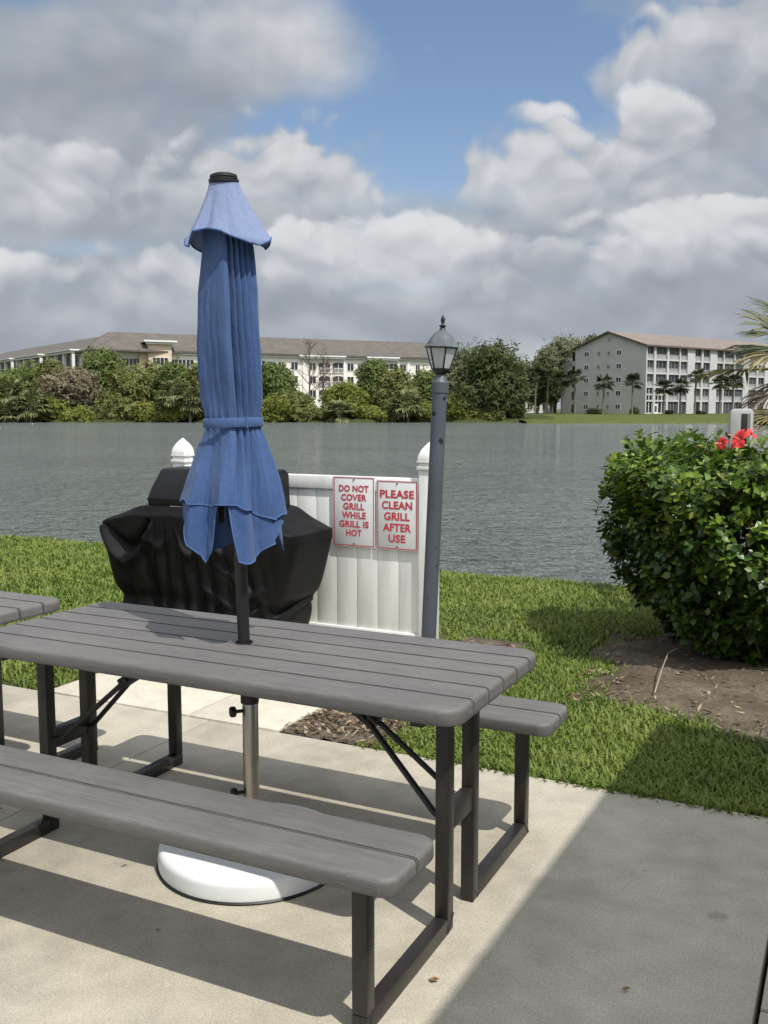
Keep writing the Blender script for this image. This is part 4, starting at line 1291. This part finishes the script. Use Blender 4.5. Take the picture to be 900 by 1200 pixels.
def far_trees():
    def L_(px, D): return (px - 450) / F * D
    def zt(py, D): return CAM.z + (HOR - py) / F * D
    # (px centre, width px, top y, D, material, label)
    rows = [
        (40, 60, 430, 150, 't_green', 'broad green tree behind the brown half bare tree'),
        (-22, 60, 432, 141, 't_yellow', 'olive bushy tree at the left edge of the far shore'),
        (62, 46, 424, 146, 't_olive', 'tall olive tree behind the palmettos near the left end of the far shore'),
        (12, 50, 438, 147, 't_green', 'dark green tree rising behind the leftmost palmettos'),
        (88, 60, 432, 139, 't_brown', 'brown half bare bushy tree on the far shore'),
        (122, 52, 412, 145, 't_green', 'bright green tree, the tallest left of the umbrella on the far shore'),
        (152, 46, 432, 140, 't_olive', 'olive tree right of the bright green tree on the far shore'),
        (178, 52, 424, 147, 't_olive', 'olive tree below the peach tower of the pale building'),
        (205, 40, 421, 143, 't_green', 'green tree just left of the umbrella on the far shore'),
        (240, 50, 428, 142, 't_olive', 'olive tree partly behind the closed umbrella'),
        (275, 46, 424, 144, 't_olive', 'olive tree hidden mostly by the closed umbrella'),
        (322, 44, 426, 142, 't_green', 'green tree just right of the closed umbrella on the far shore'),
        (345, 36, 462, 138, 't_olive', 'low olive bush under the bare trees'),
        (438, 42, 421, 142, 't_green', 'rounded green tree in front of the middle of the pale building'),
        (462, 42, 432, 140, 't_olive', 'olive tree left of the lamp post on the far shore'),
        (498, 40, 440, 143, 't_green', 'green tree directly behind the lamp post'),
        (405, 44, 452, 139, 't_yellow', 'yellow green bush beside the foot of the pale building'),
        (535, 64, 402, 150, 't_grey', 'grey green tree behind the lantern of the lamp post'),
    ]
    for i, (px, w, py, D, mt, lab) in enumerate(rows):
        lump_tree('shore_tree', lab, 'tree', L_(px, D), D, .2, w / F * D * 1.22, zt(py, D) - .2 + .4, 100 + i, M[mt], GA, n=2900, leaf=.46, nb=15)
    # low yellow-green fringe right at the water
    fr = [(-8, 60), (30, 50), (66, 46), (100, 44), (136, 46), (170, 44), (206, 44), (245, 46), (285, 44), (326, 42), (362, 44), (398, 42), (432, 40), (466, 44), (505, 44), (540, 44), (572, 38)]
    tops = [468, 472, 466, 476, 462, 470, 474, 464, 468, 460, 474, 468, 476, 462, 470, 462, 476]
    for i, ((px, w), py) in enumerate(zip(fr, tops)):
        D = 135.6 + (i % 3) * .5
        yel = ('yellow green', 't_yellow') if i % 3 != 1 else ('olive', 't_olive')
        where = ['at the far left of the shoreline', 'below the leftmost palmettos', 'left of the brown half bare tree', 'in front of the brown half bare tree', 'under the tallest bright green tree', 'under the peach tower',
                 'just left of the umbrella', 'partly behind the left side of the umbrella', 'mostly hidden by the umbrella', 'just right of the umbrella', 'under the left bare tree', 'under the right bare tree',
                 'under the rounded green tree', 'halfway between the rounded tree and the lamp post', 'straight behind the lamp post', 'just right of the lamp post', 'at the foot of the big dark tree'][i]
        lump_tree('shore_bush', '%s waterside bush %s' % (yel[0], where), 'bush', L_(px, D), D, -.45, w / F * D * 1.15, zt(py, D) + .45, 200 + i, M[yel[1]], 'bushes at the far waterline', n=1700, leaf=.38, base=-.08, trunk=False, nb=10)
    # palmettos among them
    for i, (px, py, D, R0, lab) in enumerate([(14, 438, 134.6, 2.1, 'fan palm at the far left of the shore, taller of the leftmost pair'), (38, 452, 134.2, 1.9, 'fan palm near the left end of the shore, right one of the leftmost pair'), (6, 466, 134, 1.7, 'low fan palm at the water by the left edge'),
                                          (206, 438, 134.6, 1.9, 'fan palm just left of the umbrella on the far shore'), (224, 446, 134.2, 1.8, 'fan palm touching the left side of the umbrella'), (478, 452, 134.5, 1.9, 'fan palm left of the lamp post on the far shore'), (398, 464, 134, 1.6, 'low fan palm in front of the pale building')]):
        palmetto(lab, L_(px, D), D, -.3, (zt(py, D) + .3) * .92, 300 + i, 'fan palms on the far shore', M['fan_far'], 44, R0)
    # big dark tree right of the lamp and its neighbours
    D = 138
    lump_tree('dark_tree', 'huge dark green spreading tree at the right end of the wooded shore', 'tree', L_(572, D), D, .1, 92 / F * D, zt(402, D), 401, M['t_dark'], None, n=6500, leaf=.45, nb=22, base=-.02)
    lump_tree('dark_tree', 'dark low tree dipping to the water at the end of the wooded shore', 'tree', L_(598, 137), 137, -.3, 44 / F * 137, zt(440, 137), 402, M['t_dark'], None, n=2200, leaf=.42, nb=11, base=-.05)
    for i, (px, w, py, D, mt, lab, bs) in enumerate([(660, 62, 391, 226, 't_grey', 'tall thin crowned grey green oak behind the left end of the grey apartment block', .30), (638, 36, 400, 222, 't_grey', 'grey green tree left of the tall oak', .3),
                                               (628, 30, 424, 214, 't_dark', 'dark tree in the gap left of the apartment block', .12), (645, 28, 430, 212, 't_dark', 'small dark tree in front of the stair tower', .2), (612, 34, 418, 224, 't_grey', 'grey green tree rising just behind the huge dark tree', .1), (648, 46, 410, 232, 't_grey', 'wide grey green tree filling the gap behind the slender palms', .1), (690, 40, 392, 236, 't_grey', 'oak crown showing over the left roof edge of the apartment block', .4)]):
        lump_tree('background_tree', lab, 'tree', L_(px, D), D, .3, w / F * D, zt(py, D) - .3, 420 + i, M[mt], 'trees left of the apartment block', n=2400, leaf=.52, base=bs, nb=12)
    # bare trees before the pale building
    for i, (px, py, lab) in enumerate([(363, 396, 'taller leafless tree with reddish twigs in front of the pale building'), (379, 408, 'shorter leafless tree in front of the pale building, next to the arched balconies')]):
        D = 150; g = random.Random(50 + i); h = zt(py, D) - .3; p = ld(L_(px, D), D, .3)
        t = thing('bare_tree', lab, 'tree', p, 0, 'leafless trees on the far shore'); b = MB(); tw = MB()
        b.path([(0, 0, -.3), (.1, 0, h * .5), (.0, .1, h * .97)], [.16, .11, .03], 6)
        for k in range(34):
            f = g.uniform(.25, .95); a = g.uniform(0, 6.28); l = (1.05 - f) * h * .30 + .5; q = Vector((.1, .05, h * f)); d = Vector((math.cos(a), math.sin(a), g.uniform(.5, 1.4))).normalized()
            e = q + d * l; tw.path([q, (q + e) / 2 + Vector((0, 0, -.1)), e], [.045, .035, .015], 4, cap=False)
            for m in range(7):
                s = q + d * l * g.uniform(.3, 1); dd = (d + Vector((g.uniform(-1, 1), g.uniform(-1, 1), g.uniform(-.2, .9)))).normalized()
                tw.path([s, s + dd * g.uniform(.4, 1.0)], [.022, .010], 3, cap=False)
        b.build('trunk', M['bark'], t, smooth=60); tw.build('twigs', plain('reddish_twig', (.17, .115, .095), .9, .2), t)
    # palms on the apartment lawn
    GP = 'cabbage palms on the apartment lawn'
    for i, (px, py, D, lab) in enumerate([(705, 438, 196, 'cabbage palm in front of the blank gable, left one'), (739, 437, 196, 'leaning cabbage palm in front of the gable near its right corner'), (672, 432, 200, 'dark cabbage palm at the left corner of the gable'), (657, 436, 203, 'dark cabbage palm left of the gable by the stair tower'),
                                          (776, 444, 195, 'cabbage palm in front of the white sunroom'), (795, 442, 197, 'cabbage palm just right of the white sunroom'), (812, 431, 194, 'tallest cabbage palm in front of the balconies'), (841, 438, 195, 'cabbage palm in front of the right hand balconies'), (856, 437, 196, 'cabbage palm beside the near fan palm fronds'),
                                          (626, 428, 206, 'slender palm right of the huge dark tree'), (640, 432, 206, 'slender palm between the dark tree and the stair tower')]):
        p = palmetto(lab, L_(px, D), D, .2, zt(py, D) * .97, 500 + i, GP, M['fan_dark'], 36, 1.5)
    for i, (px, w, py, D, lab) in enumerate([(697, 30, 478.5, 201, 'long clipped dark hedge at the foot of the gable'), (741, 13, 476.5, 199, 'rounded clipped shrub at the right corner of the gable'), (781, 14, 481, 198, 'low shrub in front of the white sunroom'), (818, 12, 482, 199, 'low shrub under the tallest palm')]):
        lump_tree('clipped_shrub', lab, 'shrub', L_(px, D), D, .2, w / F * D, zt(py, D) - .2, 600 + i, M['t_dark'], None, n=420, leaf=.32, base=-.1, trunk=False, nb=8, ry=.4)
far_trees()


# ------------------------------------------------------------------ far buildings
def frame_from(a, b, z):
    """matrix with x along the facade a->b, y away from the viewer"""
    d = (b - a); d.z = 0; d.normalize(); n = Vector((-d.y, d.x, 0))
    m = Matrix((d, n, Vector((0, 0, 1)))).transposed().to_4x4(); m.translation = Vector((a.x, a.y, z)); return m


def place(o, Mx): o.matrix_world = Mx


M['cream'] = plain('cream_stucco', (.74, .69, .61), .9, .08, .3)
M['white_trim'] = plain('white_trim', (.72, .71, .68), .8, .06, .3)
M['peach'] = plain('peach_stucco', (.60, .46, .34), .9, .08, .3)
M['roof_grey'] = plain('brown_shingle', (.105, .092, .080), .95, .18, .6)
M['glass'] = plain('dark_window', (.020, .023, .027), .15, .3, .5)
M['screen'] = plain('dark_screen', (.045, .047, .05), .6, .3, .4)
M['grey_wall'] = plain('grey_stucco', (.47, .465, .44), .9, .06, .25)
M['pier'] = plain('white_pier', (.44, .44, .425), .85, .06, .3)
M['roof_tan'] = plain('tan_shingle', (.180, .150, .128), .95, .15, .5)
M['rail'] = plain('grey_railing', (.30, .30, .30), .7, .05)
M['brown_trim'] = plain('brown_fascia', (.10, .075, .06), .8, .1)


def window_mesh(w, h, trim):
    f = MB()
    for lo, hi in (((-w / 2 - .12, -.10, -h / 2 - .12), (w / 2 + .12, -.001, -h / 2)), ((-w / 2 - .12, -.10, h / 2), (w / 2 + .12, -.001, h / 2 + .14)), ((-w / 2 - .12, -.10, -h / 2), (-w / 2, -.001, h / 2)), ((w / 2, -.10, -h / 2), (w / 2 + .12, -.001, h / 2)), ((-.05, -.07, -h / 2), (.05, -.001, h / 2))):
        f.box(lo, hi)
    me = bpy.data.meshes.new('window'); me.from_pydata(f.v, [], f.f); me.materials.append(trim)
    g = bpy.data.meshes.new('pane'); q = [(-w / 2, -.02, -h / 2), (w / 2, -.02, -h / 2), (w / 2, -.02, h / 2), (-w / 2, -.02, h / 2)]; g.from_pydata(q, [], [(0, 1, 2, 3)]); g.materials.append(M['glass'])
    return me, g


def put_window(meshes, x, y, z, parent):
    o = bpy.data.objects.new('window', meshes[0]); COL.objects.link(o); o.parent = parent; o.location = (x, y, z)
    p = bpy.data.objects.new('pane', meshes[1]); COL.objects.link(p); p.parent = o
    return o


def arch_balcony(x, z, w, h, parent):
    """arched dark recess with a white rail"""
    n = 10; pts = [(x - w / 2, z - h / 2), (x + w / 2, z - h / 2)]
    for k in range(n + 1):
        a = math.pi * k / n; pts.append((x + w / 2 * math.cos(a), z + h / 2 - w * .22 + w * .22 * math.sin(a)))
    b = MB(); b.add([(p, -.03, q) for p, q in pts], [tuple(range(len(pts)))]); o = b.build('balcony', M['glass'], parent)
    r = MB()
    r.box((x - w / 2 - .1, -.22, z - h / 2 - .12), (x + w / 2 + .1, -.035, z - h / 2)); r.box((x - w / 2, -.2, z - h / 2 + .95), (x + w / 2, -.12, z - h / 2 + 1.05))
    k = 0
    while k * .3 < w: r.box((x - w / 2 + k * .3, -.19, z - h / 2), (x - w / 2 + k * .3 + .08, -.13, z - h / 2 + .95)); k += 1
    r.build('railing', M['white_trim'], o)
    a = MB(); a.box((x - .06, -.10, z - h / 2), (x + .06, -.035, z + h / 2 - .05)); a.build('mullion', M['white_trim'], o)


def hip_roof(mb, x0, x1, y0, y1, z, rise, over, h0, h1):
    x0 -= over; x1 += over; y0 -= over; y1 += over; ym = (y0 + y1) / 2
    v = [(x0, y0, z), (x1, y0, z), (x1, y1, z), (x0, y1, z), (x0 + h0, ym, z + rise), (x1 - h1, ym, z + rise)]
    b = [(p[0], p[1], z - .35) for p in v[:4]]
    mb.add(v + b, [(0, 1, 5, 4), (1, 2, 5), (2, 3, 4, 5), (3, 0, 4), (0, 6, 7, 1), (1, 7, 8, 2), (2, 8, 9, 3), (3, 9, 6, 0), (6, 9, 8, 7)])


def build_left_building():
    def LD(px, D): return ld((px - 450) / F * D, D)
    A = LD(112, 202.5); B = LD(560, 244); G = .6; EV = 13.45
    t = thing('apartment_building', 'long pale cream four storey building with brown hipped roof behind the wooded shore', 'building', A)
    Mx = frame_from(A, B, 0); t.matrix_world = Mx; Ln = (B - A).length
    inv = Mx.inverted()
    w = MB(); w.box((0, 0, G - 1), (Ln, 18, EV)); w.build('wall', M['cream'], t)
    rf = MB(); hip_roof(rf, 0, Ln, 0, 18, EV + .3, 4.3, 1.0, 6, 9); ro = rf.build('roof', M['roof_grey'], t)
    c = MB(); c.box((-.5, -.55, EV - .45), (Ln + .5, -.002, EV - .06)); c.build('cornice', M['white_trim'], t)
    def sx(px):                       # photo column -> metres along the facade
        r = (px - 450) / F; a = inv.to_3x3() @ (RGT * r + FWD); o = inv @ CAM; k = -o.y / a.y; return o.x + a.x * k
    wm = window_mesh(1.55, 1.7, M['white_trim']); ws = window_mesh(1.1, 1.7, M['white_trim'])
    rowsz = [EV - 2.35, EV - 5.45, EV - 8.6]
    for px in (331, 346, 367, 411, 422, 452, 472, 489, 318):
        for z in rowsz: put_window(wm if px not in (422, 489) else ws, sx(px), 0, z, t)
    for px in (308, 381, 397, 440, 461):
        for z in rowsz: arch_balcony(sx(px), z - .15, 2.9, 2.35, t)
    for px in (150, 159, 168, 207, 216, 225, 240, 250, 262, 272):
        for z in rowsz[:2]: put_window(wm, sx(px), 0, z, t)
    # shallow projecting bays with their own brackets and cornice
    for a, b in ((350, 404), (428, 466)):
        m = MB(); m.box((sx(a), -1.2, EV - .15), (sx(b), .6, EV + .15)); m.box((sx(a) + .3, -.9, EV - .6), (sx(b) - .3, -.002, EV - .16)); bo = m.build('bay_cornice', M['white_trim'], t)
    for px in (357, 404, 428, 466, 478):
        m = MB(); m.box((sx(px) - .35, -.28, G), (sx(px) + .35, -.002, EV - .62)); m.build('pilaster', M['white_trim'], t)
    # peach tower
    a, b = sx(175), sx(202)
    m = MB(); m.box((a, -1.6, G), (b, 5, EV + 2.0)); tw = m.build('tower', M['peach'], t)
    m = MB(); m.box((a - 1.0, -2.6, EV + 2.0), (b + 1.0, 6, EV + 2.35)); m.box((a - .5, -2.1, EV + 1.55), (b + .5, -1.601, EV + 1.98)); m.build('tower_cornice', M['white_trim'], tw)
    for q in (.33, .67):
        o = put_window(wm, a + (b - a) * q, -1.6, EV - 2.1, tw)
    m = MB(); m.box((a + 1.2, -1.68, EV - 9), (b - 1.2, -1.602, EV - 3.6)); m.build('tower_panel', M['white_trim'], tw)
    m = MB(); m.box((sx(172) - 1.2, -.8, EV - 4.5), (sx(172) + .6, -.003, EV - .2)); m.build('tower_side', M['peach'], tw)
    # the wing going back on the left
    A2 = LD(-30, 285); A1 = LD(112, 203.2)
    M2 = frame_from(A2, A1, 0); Rel = inv @ M2; L2 = (A1 - A2).length
    def addw(mb, name, m):
        o = mb.build(name, m, t); o.matrix_local = Rel; return o
    m = MB(); m.box((0, .02, G - 1), (L2 - .4, 17, EV - .05)); addw(m, 'wall', M['cream'])
    m = MB(); hip_roof(m, 0, L2 + 4, .02, 17, EV + .15, 4.2, 1.0, 8, 8); addw(m, 'roof', M['roof_grey'])
    inv2 = M2.inverted()
    def sx2(px):
        r = (px - 450) / F; a = inv2.to_3x3() @ (RGT * r + FWD); o = inv2 @ CAM; k = -o.y / a.y; return o.x + a.x * k
    for a, b in ((2, 26), (30, 60), (66, 98)):
        m = MB(); x0, x1 = sx2(a), sx2(b)
        m.box((x0, -2.2, EV + .35), (x1, 1, EV + .65)); m.box((x0 + .4, -1.8, EV - .15), (x1 - .4, .5, EV + .34)); bo = addw(m, 'bay_cornice', M['white_trim'])
        for q in np.linspace(x0 + .8, x1 - .8, 4):
            m = MB(); m.box((q - .35, -1.6, G), (q + .35, -.95, EV - .16)); addw(m, 'column', M['white_trim'])
        m = MB(); m.box((x0 + .8, -.03, EV - 3.0), (x1 - .8, -.012, EV - .5)); m.box((x0 + .8, -.03, EV - 6.2), (x1 - .8, -.012, EV - 3.8)); addw(m, 'balcony', M['glass'])
build_left_building()


def build_right_building():
    def LD(L, D): return ld(L, D)
    fd = Vector((.79, .613)).normalized()
    A = LD(54.8, 205); B = LD(54.8 + fd.x * 60, 205 + fd.y * 60); G = .25; EV = 14.75; W = 19.0; RISE = 3.1
    t = thing('apartment_block', 'grey five storey apartment block with screened balconies and tan roof beyond the lake', 'building', A)
    Mx = frame_from(A, B, 0); t.matrix_world = Mx; Ln = 60; inv = Mx.inverted()
    def sx(px):
        r = (px - 450) / F; a = inv.to_3x3() @ (RGT * r + FWD); o = inv @ CAM; k = -o.y / a.y; return o.x + a.x * k
    def sy(px):                       # along the gable (x = 0)
        r = (px - 450) / F; a = inv.to_3x3() @ (RGT * r + FWD); o = inv @ CAM; k = -o.x / a.x; return o.y + a.y * k
    w = MB(); ym = W / 2
    vs = [(0, 0, G - 1), (Ln, 0, G - 1), (Ln, W, G - 1), (0, W, G - 1), (0, 0, EV), (Ln, 0, EV), (Ln, W, EV), (0, W, EV), (0, ym, EV + RISE), (Ln, ym, EV + RISE)]
    w.add(vs, [(0, 1, 5, 4), (2, 3, 7, 6), (3, 0, 4, 8, 7), (1, 2, 6, 9, 5), (0, 3, 2, 1), (4, 5, 9, 8), (6, 7, 8, 9)]); w.build('wall', M['grey_wall'], t)
    rf = MB(); ov = .9; th = .28; sl = RISE / ym
    for s in (-1, 1):
        y_e = ym + s * (ym + ov); z_e = EV - ov * sl + .05
        v = [(-.6, y_e, z_e), (Ln + .6, y_e, z_e), (Ln + .6, ym, EV + RISE + .05), (-.6, ym, EV + RISE + .05)]
        v += [(a, b, c + th) for a, b, c in v]
        rf.add(v, [(0, 1, 2, 3), (4, 7, 6, 5), (0, 4, 5, 1), (1, 5, 6, 2), (2, 6, 7, 3), (3, 7, 4, 0)])
    ro = rf.build('roof', M['roof_tan'], t)
    fa = MB()
    for s in (-1, 1):
        fa.beam((-.64, ym + s * (ym + ov), EV - ov * sl + .14), (-.64, ym, EV + RISE + .14), .06, .34)
    fa.beam((-.6, -ov - .04, EV - ov * sl + .16), (Ln + .6, -ov - .04, EV - ov * sl + .16), .06, .36); fa.build('fascia', M['brown_trim'], ro)
    H = (EV - G) / 5
    # gable windows, two sizes; sit on the x=0 face, looking towards -x
    wb = window_mesh(1.25, .95, M['white_trim']); wsm = window_mesh(.55, .7, M['grey_wall'])
    for px, me in ((685, wb), (699, wsm), (710.5, wsm), (722.5, wb)):
        for k in range(5):
            o = put_window(me, 0, 0, 0, t); o.rotation_euler.z = R(-90); o.location = (0, sy(px), G + H * (k + .55))
    vt = MB(); vt.box((-.06, ym - .35, EV + 1.2), (-.002, ym + .35, EV + 2.1)); vt.build('gable_vent', M['rail'], t)
    # stair tower at the back left corner
    st = MB(); st.box((.6, W + .02, G - 1), (8, W + 4.2, EV - 1.8)); so_ = st.build('stair_tower', M['grey_wall'], t)
    dk = MB()
    for k in range(5): dk.box((.54, W + .35, G + H * k + .3), (.598, W + 1.3, G + H * k + 2.1))
    dk.build('stair_opening', M['glass'], so_)
    # front: floors and bays
    bays = [(753.5, 761.3), (763.8, 776.5), (778.8, 790.8), (792.3, 800.2), (808.8, 816.3), (818.5, 826.3), (834.5, 841.8), (843.3, 854.3), (855.8, 865.3), (872, 880.8), (883, 890), (896, 904)]
    sm = MB(); 
    xs = [(sx(a), sx(b)) for a, b in bays]
    edges = [(0.02, xs[0][0])] + [(xs[i][1], xs[i + 1][0]) for i in range(len(xs) - 1)] + [(xs[-1][1], xs[-1][1] + 3)]
    for a, b in edges:
        pr_ = MB(); pr_.box((a, -.42, G), (b, -.003, EV - .02)); pr_.build('pier', M['pier'], t)
    for k in range(1, 6):
        z = G + H * k - .22
        sl_ = MB()
        sl_.box((xs[0][0] - .1, -.36, z), (xs[-1][1] + .1, -.006, z + .34 if k < 5 else EV - .03))
        sl_.build('floor_slab', M['pier'], t)
    for i, (a, b) in enumerate(xs):
        for k in range(5):
            z0 = G + H * k + (.12 if k else .02); z1 = G + H * (k + 1) - .22
            glazed = (i < 2 and k < 2)
            s = MB(); s.add([(a, -.02, z0), (b, -.02, z0), (b, -.02, z1), (a, -.02, z1)], [(0, 1, 2, 3)])
            o = s.build('balcony', M['glass'] if glazed or (i * 7 + k * 3) % 4 == 0 else M['screen'], t)
            r = MB(); nb = max(2, round((b - a) / 1.1))
            for q in range(1, nb): x = a + (b - a) * q / nb; r.box((x - .05, -.10, z0), (x + .05, -.022, z1))
            if k and not glazed: r.box((a, -.12, z0 + .92), (b, -.101, z0 + 1.02))
            if glazed:
                r.box((a, -.14, z0 + 1.0), (b, -.101, z0 + 1.32)) if k else r.box((a, -.14, z0), (b, -.101, z0 + .35))
                for q in range(nb + 1): x = a + (b - a) * q / nb; r.box((x - .14, -.18, z0), (x + .14, -.141, z1))
            r.build('frame', M['pier'] if glazed else M['rail'], o)
            if k and not glazed:
                p = MB(); p.add([(a, -.06, z0), (b, -.06, z0), (b, -.06, z0 + .9), (a, -.06, z0 + .9)], [(0, 1, 2, 3)]); p.build('railing', M['rail'], o)
    d = MB(); d.box((sx(763.5), -.24, G), (sx(767.5), -.19, G + 2.2)); do = d.build('door', M['white_trim'], t)
    d = MB(); d.box((sx(764.3), -.245, G + .5), (sx(766.7), -.242, G + 1.8)); d.build('pane', M['glass'], do)
build_right_building()


def build_white_house():
    D = 240; a = ld((606 - 450) / F * D, D); b = ld((654 - 450) / F * D, D + 4)
    t = thing('white_building', 'white two storey building glimpsed between the trees left of the grey block', 'building', a)
    Mx = frame_from(a, b, 0); t.matrix_world = Mx; Ln = (b - a).length
    w = MB(); w.box((0, 0, -.5), (Ln, 9, 6.4)); w.build('wall', plain('white_stucco', (.62, .62, .60), .9, .05, .4), t)
    r = MB(); hip_roof(r, 0, Ln, 0, 9, 6.75, 1.6, .5, 3, 3); r.build('roof', M['roof_tan'], t)
    wm = window_mesh(1.4, 1.5, M['white_trim'])
    for q in np.linspace(1.2, Ln - 1.2, 5):
        for z in (1.9, 4.9): put_window(wm, q, 0, z, t)
build_white_house()


# ------------------------------------------------------------------ the house whose eave shades the right of the patio
def build_house():
    t = thing('house', 'pale stucco house with an overhanging roof to the right of the patio', 'house', (3.35, -1.5, 0))
    inv = Matrix.Translation((-3.35, 1.5, 0)); E = 3.0; xe = .935 + .56 * (E + .2); ye = 2.12 - .265 * (E + .2)
    def fin(mb, n, m, **k):
        o = mb.build(n, m, None, **k); o.parent = t; o.matrix_parent_inverse = inv; return o
    w = MB(); w.box((3.35, -3.9, 0), (7.0, .7, E - .02)); fin(w, 'wall', plain('house_stucco', (.70, .67, .60), .9, .06, 2, .3, 60))
    x4 = xe - .135; r = MB(); r.add([(x4, -4.4, E), (7.6, -4.4, E), (7.6, ye, E), (xe + .03, ye, E), (x4, -4.4, E + .2), (7.6, -4.4, E + .2), (7.6, ye, E + .2), (xe + .03, ye, E + .2), (5.1, -2.6, E + 1.05), (5.1, ye - 2.2, E + 1.05)],
                    [(0, 3, 2, 1), (0, 1, 5, 4), (1, 2, 6, 5), (2, 3, 7, 6), (3, 0, 4, 7), (4, 5, 8), (5, 6, 9, 8), (6, 7, 9), (7, 4, 8, 9)]); fin(r, 'roof', M['roof_tan'])
    for y in (-2.9, -.9):
        f = MB(); f.box((3.30, y - .65, .9), (3.349, y + .65, 2.2)); fo = fin(f, 'window', M['white_trim'], bevel=.005)
        p = MB(); p.box((3.295, y - .57, .98), (3.2995, y + .57, 2.12)); p.build('pane', M['glass'], fo)
build_house()
